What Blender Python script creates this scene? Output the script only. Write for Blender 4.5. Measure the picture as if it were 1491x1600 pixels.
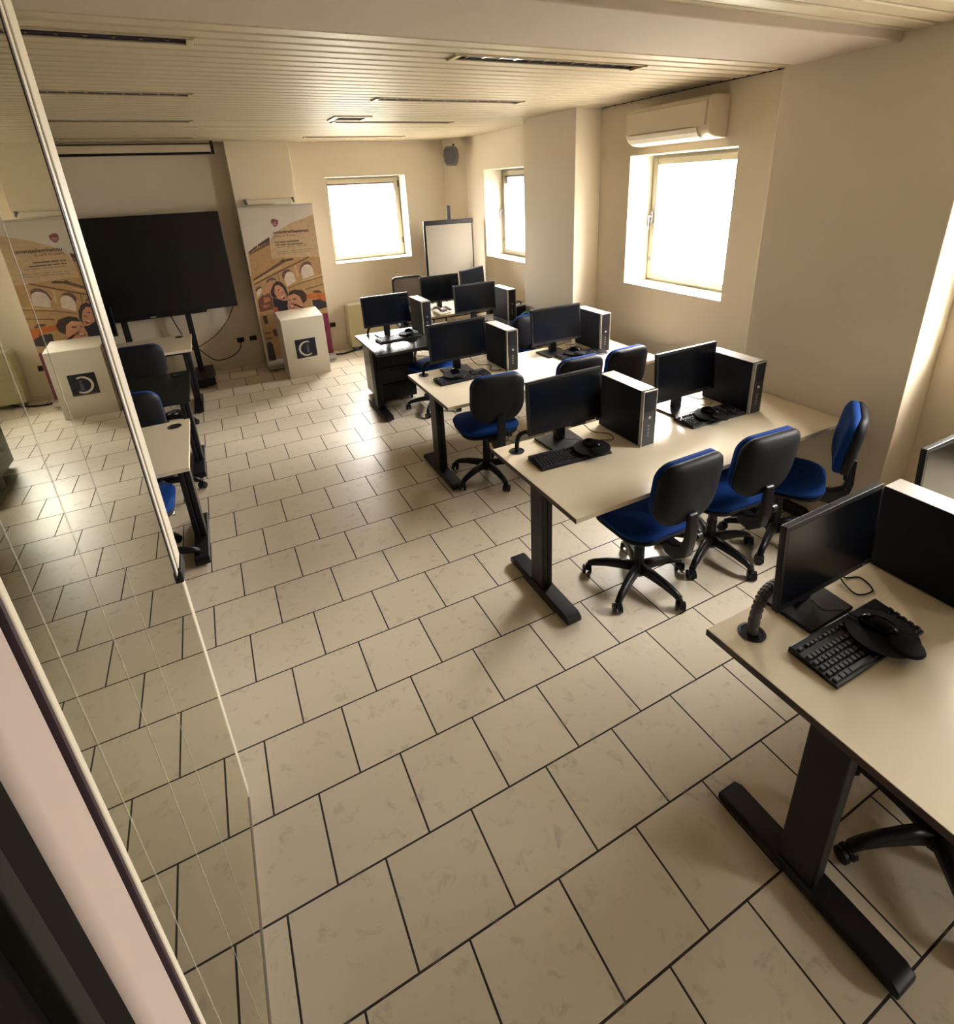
import bpy, bmesh, math, random
from mathutils import Vector, Matrix
random.seed(7)
PI = math.pi
for _o in list(bpy.data.objects): bpy.data.objects.remove(_o)
SC = bpy.context.scene
COL = SC.collection

# ---------------------------------------------------------------- camera
cam_d = bpy.data.cameras.new('camera'); cam = bpy.data.objects.new('camera', cam_d); COL.objects.link(cam)
cam_d.sensor_fit = 'HORIZONTAL'; cam_d.sensor_width = 36.0
cam_d.lens = 836.757 * 36.0 / 1491.0
cam_d.shift_x = -(749.63 - 745.5) / 1491.0
cam_d.shift_y = -(800.0 - 615.16) / 1491.0
cam_d.clip_start = 0.01
cam.matrix_world = Matrix(((0.8915942, 0.2020568, -0.4052565, 0.19489),
                           (-0.4505838, 0.3067231, -0.8383885, -0.89182),
                           (-0.0451006, 0.9301043, 0.3645160, 2.18741),
                           (0, 0, 0, 1)))
SC.camera = cam

# ---------------------------------------------------------------- light and exposure
SC.view_settings.view_transform = 'Standard'
SC.view_settings.look = 'None'
SC.view_settings.exposure = 2.38
SC.view_settings.gamma = 1.0
SC.view_settings.use_curve_mapping = False
SKY = 13.0
world = bpy.data.worlds.new('daylight'); SC.world = world; world.use_nodes = True
wn = world.node_tree.nodes; wl = world.node_tree.links
bgn = wn['Background']; bgn.inputs[0].default_value = (1.0, 0.935, 0.885, 1)
# overcast sky: about twice as bright overhead as at the horizon
_tc = wn.new('ShaderNodeTexCoord'); _sp = wn.new('ShaderNodeSeparateXYZ'); _mr = wn.new('ShaderNodeMapRange')
wl.new(_tc.outputs['Generated'], _sp.inputs[0]); wl.new(_sp.outputs['Z'], _mr.inputs['Value'])
_mr.inputs['To Min'].default_value = SKY*0.75; _mr.inputs['To Max'].default_value = SKY*2.4
wl.new(_mr.outputs['Result'], bgn.inputs[1])
SC.cycles.use_denoising = True
SC.cycles.max_bounces = 10
SC.cycles.diffuse_bounces = 5
SC.cycles.transparent_max_bounces = 16
SC.cycles.sample_clamp_indirect = 6.0
SC.cycles.caustics_reflective = False
SC.cycles.caustics_refractive = False
def portal(name, loc, rot, sx, sy):
    d = bpy.data.lights.new(name, 'AREA'); d.shape = 'RECTANGLE'; d.size = sx; d.size_y = sy
    d.cycles.is_portal = True
    o = bpy.data.objects.new(name, d); COL.objects.link(o); o.location = loc; o.rotation_euler = rot
portal('window_daylight', (4.2, 2.59, 1.8), (0, PI/2, 0), 1.2, 1.2)
portal('window_daylight', (4.2, 5.46, 1.8), (0, PI/2, 0), 1.2, 1.2)
portal('window_daylight', (4.2, -0.16, 1.8), (0, PI/2, 0), 1.2, 1.2)
portal('window_daylight', (4.2, -3.03, 1.8), (0, PI/2, 0), 1.2, 1.2)  # portal of the added window behind the camera
portal('window_daylight', (2.375, 7.3, 1.8), (-PI/2, 0, 0), 1.2, 1.2)

# ---------------------------------------------------------------- materials
def new_mat(name):
    m = bpy.data.materials.new(name); m.use_nodes = True
    return m, m.node_tree.nodes, m.node_tree.links, m.node_tree.nodes['Principled BSDF']
def mat(name, col, rough=0.5, metal=0.0, var=0.0, scale=8.0, bump=0.0, bscale=200.0, spec=0.5, sheen=0.0, coat=0.0):
    m, n, l, b = new_mat(name)
    b.inputs['Base Color'].default_value = (*col, 1); b.inputs['Roughness'].default_value = rough
    b.inputs['Metallic'].default_value = metal; b.inputs['Specular IOR Level'].default_value = spec
    if sheen: b.inputs['Sheen Weight'].default_value = sheen
    if coat: b.inputs['Coat Weight'].default_value = coat
    tc = n.new('ShaderNodeTexCoord')
    if var:
        no = n.new('ShaderNodeTexNoise'); no.inputs['Scale'].default_value = scale; no.inputs['Detail'].default_value = 4
        l.new(tc.outputs['Object'], no.inputs['Vector'])
        mx = n.new('ShaderNodeMix'); mx.data_type = 'RGBA'
        mx.inputs['A'].default_value = (*[c*(1-var) for c in col], 1); mx.inputs['B'].default_value = (*[min(1, c*(1+var)) for c in col], 1)
        l.new(no.outputs['Fac'], mx.inputs['Factor']); l.new(mx.outputs['Result'], b.inputs['Base Color'])
    if bump:
        nb = n.new('ShaderNodeTexNoise'); nb.inputs['Scale'].default_value = bscale; nb.inputs['Detail'].default_value = 3
        l.new(tc.outputs['Object'], nb.inputs['Vector'])
        bp = n.new('ShaderNodeBump'); bp.inputs['Strength'].default_value = bump; bp.inputs['Distance'].default_value = 0.002
        l.new(nb.outputs['Fac'], bp.inputs['Height']); l.new(bp.outputs['Normal'], b.inputs['Normal'])
    return m
M = {}
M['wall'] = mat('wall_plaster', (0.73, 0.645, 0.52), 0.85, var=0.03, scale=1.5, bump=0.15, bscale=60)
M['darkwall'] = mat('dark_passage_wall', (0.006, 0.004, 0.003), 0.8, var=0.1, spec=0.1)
M['slat'] = mat('slat_paint', (0.54, 0.465, 0.34), 0.5, spec=0.35, var=0.03, scale=2)
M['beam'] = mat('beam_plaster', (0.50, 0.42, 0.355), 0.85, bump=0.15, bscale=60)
M['gap'] = mat('slat_gap', (0.012, 0.009, 0.006), 0.8)
M['desk'] = mat('desk_laminate', (0.74, 0.65, 0.50), 0.24, var=0.02, scale=3, bump=0.02, bscale=300)
M['deskedge'] = mat('desk_edge', (0.05, 0.03, 0.03), 0.5)
M['blackdesk'] = mat('black_desk_laminate', (0.018, 0.018, 0.014), 0.22, bump=0.03, bscale=300)
M['metal_black'] = mat('black_powder_coat', (0.008, 0.006, 0.009), 0.45, spec=0.35, bump=0.05, bscale=500)
M['plastic'] = mat('black_plastic', (0.006, 0.005, 0.008), 0.38, spec=0.35)
M['plastic2'] = mat('charcoal_chair_plastic', (0.011, 0.010, 0.014), 0.55, bump=0.08, bscale=350, spec=0.2)
M['chassis'] = mat('computer_chassis', (0.003, 0.004, 0.011), 0.55, bump=0.1, bscale=500, spec=0.25)
M['silver'] = mat('silver_trim', (0.46, 0.43, 0.39), 0.42, metal=0.3)
M['screen'] = mat('screen_glass', (0.004, 0.005, 0.008), 0.20, spec=0.22)
M['tvscreen'] = mat('tv_screen_glass', (0.008, 0.007, 0.006), 0.30, spec=0.4)
M['blue'] = mat('blue_fabric', (0.0015, 0.034, 0.19), 0.85, var=0.15, scale=60, bump=0.4, bscale=500, spec=0.2)
M['chrome'] = mat('chrome', (0.7, 0.68, 0.65), 0.2, metal=1.0)
M['white'] = mat('white_paint', (0.72, 0.66, 0.55), 0.45)
M['frame'] = mat('window_frame_paint', (0.30, 0.265, 0.195), 0.5)
M['reveal'] = mat('window_reveal_paint', (0.80, 0.75, 0.64), 0.7)
M['alu'] = mat('cream_aluminium', (0.66, 0.60, 0.48), 0.5)
M['alupink'] = mat('satin_aluminium', (0.46, 0.375, 0.34), 0.42)
M['gasket'] = mat('rubber_gasket', (0.035, 0.015, 0.025), 0.6)
M['ac'] = mat('air_conditioner_plastic', (0.62, 0.54, 0.42), 0.3)
M['grey'] = mat('grey_plastic', (0.16, 0.15, 0.16), 0.5)
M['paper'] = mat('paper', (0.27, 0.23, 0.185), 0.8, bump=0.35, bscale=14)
M['heater'] = mat('heater_enamel', (0.52, 0.46, 0.26), 0.4)
M['navy'] = mat('navy_print', (0.006, 0.007, 0.022), 0.4)
M['greyblue'] = mat('grey_print', (0.10, 0.10, 0.14), 0.5)
M['teal'] = mat('teal_fabric', (0.01, 0.16, 0.17), 0.8, var=0.2, scale=30)
M['mesh'] = mat('chair_mesh', (0.10, 0.07, 0.05), 0.8, bump=0.5, bscale=400)
M['reflector'] = mat('mirror_reflector', (0.75, 0.72, 0.74), 0.12, metal=1.0)
M['lampdark'] = mat('lamp_interior', (0.10, 0.08, 0.12), 0.5)
M['cable'] = mat('cable_rubber', (0.006, 0.006, 0.007), 0.7, spec=0.2)
M['cable_w'] = mat('grey_cable', (0.30, 0.26, 0.22), 0.5)
M['rail'] = mat('dark_rail', (0.012, 0.011, 0.008), 0.6, spec=0.2)
M['sleeve'] = mat('grey_sleeve', (0.11, 0.105, 0.11), 0.5)
M['key'] = mat('key_caps', (0.022, 0.019, 0.026), 0.35)
M['dark_print'] = mat('dark_lettering', (0.05, 0.02, 0.03), 0.6)
M['red_print'] = mat('crimson_lettering', (0.30, 0.07, 0.08), 0.6)
M['printbase'] = mat('banner_vinyl', (0.55, 0.49, 0.43), 0.5)

def floor_mat():
    m, n, l, b = new_mat('floor_tiles')
    tc = n.new('ShaderNodeTexCoord'); mp = n.new('ShaderNodeMapping')
    # brick rows: the odd rows are shifted by half a tile
    mp.inputs['Location'].default_value = (1/6.0 + 20/3.0, 20/3.0, 0)
    l.new(tc.outputs['Object'], mp.inputs['Vector'])
    br = n.new('ShaderNodeTexBrick'); br.offset = 0.5; br.offset_frequency = 2; br.squash = 1.0
    br.inputs['Scale'].default_value = 1.0; br.inputs['Mortar Size'].default_value = 0.0038
    br.inputs['Mortar Smooth'].default_value = 0.15; br.inputs['Bias'].default_value = 0.0
    br.inputs['Brick Width'].default_value = 1/3.0; br.inputs['Row Height'].default_value = 1/3.0
    br.inputs['Color1'].default_value = (0.68, 0.60, 0.485, 1); br.inputs['Color2'].default_value = (0.74, 0.66, 0.54, 1)
    br.inputs['Mortar'].default_value = (0.035, 0.024, 0.020, 1)
    l.new(mp.outputs['Vector'], br.inputs['Vector'])
    # grey-brown veining of the tiles
    n1 = n.new('ShaderNodeTexNoise'); n1.inputs['Scale'].default_value = 14; n1.inputs['Detail'].default_value = 8; n1.inputs['Roughness'].default_value = 0.65
    n1.inputs['Distortion'].default_value = 0.6
    l.new(tc.outputs['Object'], n1.inputs['Vector'])
    cr = n.new('ShaderNodeValToRGB'); cr.color_ramp.elements[0].position = 0.56; cr.color_ramp.elements[0].color = (0, 0, 0, 1)
    cr.color_ramp.elements[1].position = 0.74; cr.color_ramp.elements[1].color = (1, 1, 1, 1)
    l.new(n1.outputs['Fac'], cr.inputs['Fac'])
    n2 = n.new('ShaderNodeTexNoise'); n2.inputs['Scale'].default_value = 45; n2.inputs['Detail'].default_value = 4
    l.new(tc.outputs['Object'], n2.inputs['Vector'])
    mm = n.new('ShaderNodeMath'); mm.operation = 'MULTIPLY'
    l.new(cr.outputs['Color'], mm.inputs[0]); l.new(n2.outputs['Fac'], mm.inputs[1])
    mx = n.new('ShaderNodeMix'); mx.data_type = 'RGBA'; mx.inputs['B'].default_value = (0.30, 0.26, 0.21, 1)
    l.new(mm.outputs[0], mx.inputs['Factor']); l.new(br.outputs['Color'], mx.inputs['A'])
    l.new(mx.outputs['Result'], b.inputs['Base Color']); b.inputs['Specular IOR Level'].default_value = 0.4
    rr = n.new('ShaderNodeMapRange'); rr.inputs['To Min'].default_value = 0.36; rr.inputs['To Max'].default_value = 0.85
    l.new(br.outputs['Fac'], rr.inputs['Value']); l.new(rr.outputs['Result'], b.inputs['Roughness'])
    bp = n.new('ShaderNodeBump'); bp.inputs['Strength'].default_value = 0.5; bp.inputs['Distance'].default_value = 0.003; bp.invert = True
    l.new(br.outputs['Fac'], bp.inputs['Height']); l.new(bp.outputs['Normal'], b.inputs['Normal'])
    return m
M['floor'] = floor_mat()

def glass_mat(name, sheets, tint, refl=(1, 1, 1)):
    """clear glazing: Fresnel reflection of several glass faces mixed with straight-through light"""
    m = bpy.data.materials.new(name); m.use_nodes = True; n = m.node_tree.nodes; l = m.node_tree.links
    n.remove(n['Principled BSDF']); out = n['Material Output']
    ge = n.new('ShaderNodeNewGeometry'); dt = n.new('ShaderNodeVectorMath'); dt.operation = 'DOT_PRODUCT'
    l.new(ge.outputs['Incoming'], dt.inputs[0]); l.new(ge.outputs['Normal'], dt.inputs[1])
    def mt(op, a, b=None):
        x = n.new('ShaderNodeMath'); x.operation = op
        for i, v in enumerate((a, b)):
            if v is None: continue
            if isinstance(v, (int, float)): x.inputs[i].default_value = v
            else: l.new(v, x.inputs[i])
        return x.outputs[0]
    c = mt('ABSOLUTE', dt.outputs['Value']); o = mt('SUBTRACT', 1.0, c); p5 = mt('POWER', o, 5.0)
    F = mt('ADD', mt('MULTIPLY', p5, 0.96), 0.04)
    T = mt('POWER', mt('SUBTRACT', 1.0, F), float(sheets)); R = mt('SUBTRACT', 1.0, T)
    tr = n.new('ShaderNodeBsdfTransparent'); tr.inputs[0].default_value = (*tint, 1)
    gl = n.new('ShaderNodeBsdfGlossy'); gl.inputs['Roughness'].default_value = 0.0; gl.inputs['Color'].default_value = (*refl, 1)
    mx = n.new('ShaderNodeMixShader'); l.new(R, mx.inputs[0]); l.new(tr.outputs[0], mx.inputs[1]); l.new(gl.outputs[0], mx.inputs[2])
    l.new(mx.outputs[0], out.inputs['Surface'])
    return m
M['pane'] = glass_mat('window_glass', 1.5, (0.97, 0.985, 0.98))
M['pane_mid'] = glass_mat('mid_dimming_window_glass', 1.5, (0.72, 0.73, 0.72))  # tint added to hold back part of the daylight
M['pane_soft'] = glass_mat('soft_dimming_window_glass', 1.5, (0.88, 0.89, 0.88))  # slight grey tint added to weaken daylight, no dust on the glass
M['pane_dim'] = glass_mat('dimming_window_glass', 1.5, (0.62, 0.63, 0.62))  # strongest tint, added to dim the light of its windows
M['doorglass'] = glass_mat('door_glass', 4.0, (0.50, 0.54, 0.48), (0.80, 0.79, 0.71))
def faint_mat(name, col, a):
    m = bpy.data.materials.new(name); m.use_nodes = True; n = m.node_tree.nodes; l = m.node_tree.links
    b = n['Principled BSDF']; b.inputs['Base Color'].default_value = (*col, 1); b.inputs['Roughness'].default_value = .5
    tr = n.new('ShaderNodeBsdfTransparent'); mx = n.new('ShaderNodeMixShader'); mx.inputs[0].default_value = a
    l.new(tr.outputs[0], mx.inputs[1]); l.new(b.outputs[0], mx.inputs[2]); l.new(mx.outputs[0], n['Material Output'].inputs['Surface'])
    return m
M['line'] = faint_mat('pale_line', (.85, .78, .62), .25)
M['shade'] = glass_mat('insect_screen', 0.5, (0.30, 0.28, 0.30))

# ---------------------------------------------------------------- mesh helpers
class MB:
    def __init__(s): s.bm = bmesh.new(); s.mi = 0
    def _tag(s, faces):
        for f in faces: f.material_index = s.mi
    def box(s, x0, x1, y0, y1, z0, z1, m=None):
        v = [s.bm.verts.new(p) for p in ((x0,y0,z0),(x1,y0,z0),(x1,y1,z0),(x0,y1,z0),(x0,y0,z1),(x1,y0,z1),(x1,y1,z1),(x0,y1,z1))]
        if m is not None:
            for q in v: q.co = m @ q.co
        fs = [s.bm.faces.new([v[i] for i in f]) for f in ((0,3,2,1),(4,5,6,7),(0,1,5,4),(1,2,6,5),(2,3,7,6),(3,0,4,7))]
        s._tag(fs); return s
    def cbox(s, cx, cy, cz, sx, sy, sz, m=None):
        return s.box(cx-sx/2, cx+sx/2, cy-sy/2, cy+sy/2, cz-sz/2, cz+sz/2, m)
    def prism(s, pts, y0, y1, axis='y'):
        """outline (a,b) extruded: axis y -> (a,y,b); axis x -> (x,a,b); axis z -> (a,b,z)"""
        def P(a, b, t): return {'y': (a, t, b), 'x': (t, a, b), 'z': (a, b, t)}[axis]
        A = [s.bm.verts.new(P(a, b, y0)) for a, b in pts]; B = [s.bm.verts.new(P(a, b, y1)) for a, b in pts]
        n = len(pts); fs = [s.bm.faces.new(A), s.bm.faces.new(B[::-1])]
        for i in range(n): fs.append(s.bm.faces.new([A[i], B[i], B[(i+1) % n], A[(i+1) % n]]))
        s._tag(fs); return s
    def tube(s, path, r, seg=10, cap=True, closed=False):
        path = [Vector(p) for p in path]; n = len(path)
        rr = r if isinstance(r, (list, tuple)) else [r]*n
        rings = []; up = Vector((0, 0, 1)); prev = None
        for i, p in enumerate(path):
            t = (path[min(i+1, n-1)] - path[max(i-1, 0)])
            if t.length < 1e-9: t = Vector((0, 0, 1))
            t.normalize()
            if prev is None:
                a = t.cross(up)
                if a.length < 1e-3: a = t.cross(Vector((1, 0, 0)))
            else:
                a = prev - t*prev.dot(t)
                if a.length < 1e-4: a = t.cross(up)
            a.normalize(); b = t.cross(a); prev = a
            rings.append([s.bm.verts.new(p + (a*math.cos(2*PI*k/seg) + b*math.sin(2*PI*k/seg))*rr[i]) for k in range(seg)])
        fs = []
        for i in range(n-1):
            for k in range(seg):
                fs.append(s.bm.faces.new([rings[i][k], rings[i][(k+1) % seg], rings[i+1][(k+1) % seg], rings[i+1][k]]))
        if cap: fs += [s.bm.faces.new(rings[0][::-1]), s.bm.faces.new(rings[-1])]
        s._tag(fs); return s
    def lathe(s, prof, c=(0, 0, 0), seg=24, axis='z'):
        """prof: list of (radius, height)"""
        rings = []
        for r, h in prof:
            ring = []
            for k in range(seg):
                a = 2*PI*k/seg; x, y, z = r*math.cos(a), r*math.sin(a), h
                if axis == 'x': x, y, z = z, x, y
                if axis == 'y': x, y, z = x, z, y
                ring.append(s.bm.verts.new((c[0]+x, c[1]+y, c[2]+z)))
            rings.append(ring)
        fs = []
        for i in range(len(prof)-1):
            for k in range(seg): fs.append(s.bm.faces.new([rings[i][k], rings[i][(k+1) % seg], rings[i+1][(k+1) % seg], rings[i+1][k]]))
        fs += [s.bm.faces.new(rings[0][::-1]), s.bm.faces.new(rings[-1])]
        s._tag(fs); return s
    def poly(s, pts):
        f = s.bm.faces.new([s.bm.verts.new(p) for p in pts]); s._tag([f]); return s
    def xf(s, m):
        for v in s.bm.verts: v.co = m @ v.co
        return s
    def build(s, name, mats, parent=None, bevel=0.0, smooth=False, seg=2, subsurf=0):
        bmesh.ops.recalc_face_normals(s.bm, faces=s.bm.faces)
        me = bpy.data.meshes.new(name); s.bm.to_mesh(me); s.bm.free()
        if not isinstance(mats, (list, tuple)): mats = [mats]
        for m in mats: me.materials.append(m)
        o = bpy.data.objects.new(name, me); COL.objects.link(o)
        if parent is not None: o.parent = parent
        if bevel:
            b = o.modifiers.new('bevel', 'BEVEL'); b.width = bevel; b.segments = seg; b.limit_method = 'ANGLE'; b.angle_limit = 0.6
        if subsurf:
            b = o.modifiers.new('subsurf', 'SUBSURF'); b.levels = subsurf; b.render_levels = subsurf
        if smooth:
            for p in me.polygons: p.use_smooth = True
        elif bevel:
            for p in me.polygons: p.use_smooth = True
            w = o.modifiers.new('wn', 'WEIGHTED_NORMAL'); w.keep_sharp = True
        return o
def tag(o, label=None, cat=None, group=None, kind=None):
    if label: o['label'] = label
    if cat: o['category'] = cat
    if group: o['group'] = group
    if kind: o['kind'] = kind
    return o
def empty(name, loc, rz=0.0, label=None, cat=None, group=None):
    o = bpy.data.objects.new(name, None); COL.objects.link(o); o.location = loc; o.rotation_euler = (0, 0, rz)
    o.empty_display_size = 0.05
    return tag(o, label, cat, group)
def copy_tree(o, parent=None):
    c = o.copy(); COL.objects.link(c)
    if parent is not None: c.parent = parent
    for ch in [q for q in bpy.data.objects if q.parent == o]: copy_tree(ch, c)
    return c
def place(proto, state, loc, rz, label, group=None):
    """first call moves the prototype itself, later calls copy it with all its parts"""
    o = proto if not state['used'] else copy_tree(state['src'])
    state['used'] = True
    o.location = loc; o.rotation_euler = (0, 0, rz); o['label'] = label
    if group: o['group'] = group
    return o
def struct(o): o['kind'] = 'structure'; return o
def rrect(w, h, r, n=6):
    """rounded rectangle outline centred on 0; r a number or one per corner (tr, tl, bl, br)"""
    rs = r if isinstance(r, (list, tuple)) else [r]*4; pts = []
    for q, (sx, sy) in enumerate(((1, 1), (-1, 1), (-1, -1), (1, -1))):
        cx, cy = sx*(w/2-rs[q]), sy*(h/2-rs[q])
        for k in range(n+1):
            a = PI/2*q + PI/2*k/n
            pts.append((cx+rs[q]*math.cos(a), cy+rs[q]*math.sin(a)))
    return pts
def bez(p0, p1, p2, p3, n=16):
    P = [Vector(p) for p in (p0, p1, p2, p3)]; o = []
    for i in range(n+1):
        t = i/n; u = 1-t
        o.append(P[0]*u**3 + P[1]*3*u*u*t + P[2]*3*u*t*t + P[3]*t**3)
    return o
def spline(pts, n=10):
    pts = [Vector(p) for p in pts]; o = []
    for i in range(len(pts)-1):
        p0 = pts[max(i-1, 0)]; p1 = pts[i]; p2 = pts[i+1]; p3 = pts[min(i+2, len(pts)-1)]
        for k in range(n):
            t = k/n
            o.append(0.5*((2*p1)+(p2-p0)*t+(2*p0-5*p1+4*p2-p3)*t*t+(3*p1-p0-3*p2+p3)*t**3))
    o.append(pts[-1]); return o
def text_obj(name, txt, size, m, parent, loc, width=None, bold=0.0, italic=0.0):
    """lettering as a thin flat mesh standing in the x-z plane, facing -y"""
    cu = bpy.data.curves.new(name, 'FONT'); cu.body = txt; cu.size = size; cu.offset = bold; cu.shear = italic; cu.extrude = 0.0003
    t = bpy.data.objects.new(name+'_tmp', cu); COL.objects.link(t)
    dg = bpy.context.evaluated_depsgraph_get(); me = bpy.data.meshes.new_from_object(t.evaluated_get(dg))
    bpy.data.objects.remove(t)
    xs = [v.co.x for v in me.vertices]; w = (max(xs)-min(xs)) if xs else 1
    k = (width/w) if width else 1.0
    for v in me.vertices: v.co = Vector((v.co.x*k, -v.co.z, v.co.y))
    me.materials.clear(); me.materials.append(m)
    o = bpy.data.objects.new(name, me); COL.objects.link(o); o.parent = parent; o.location = loc
    return o

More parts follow.
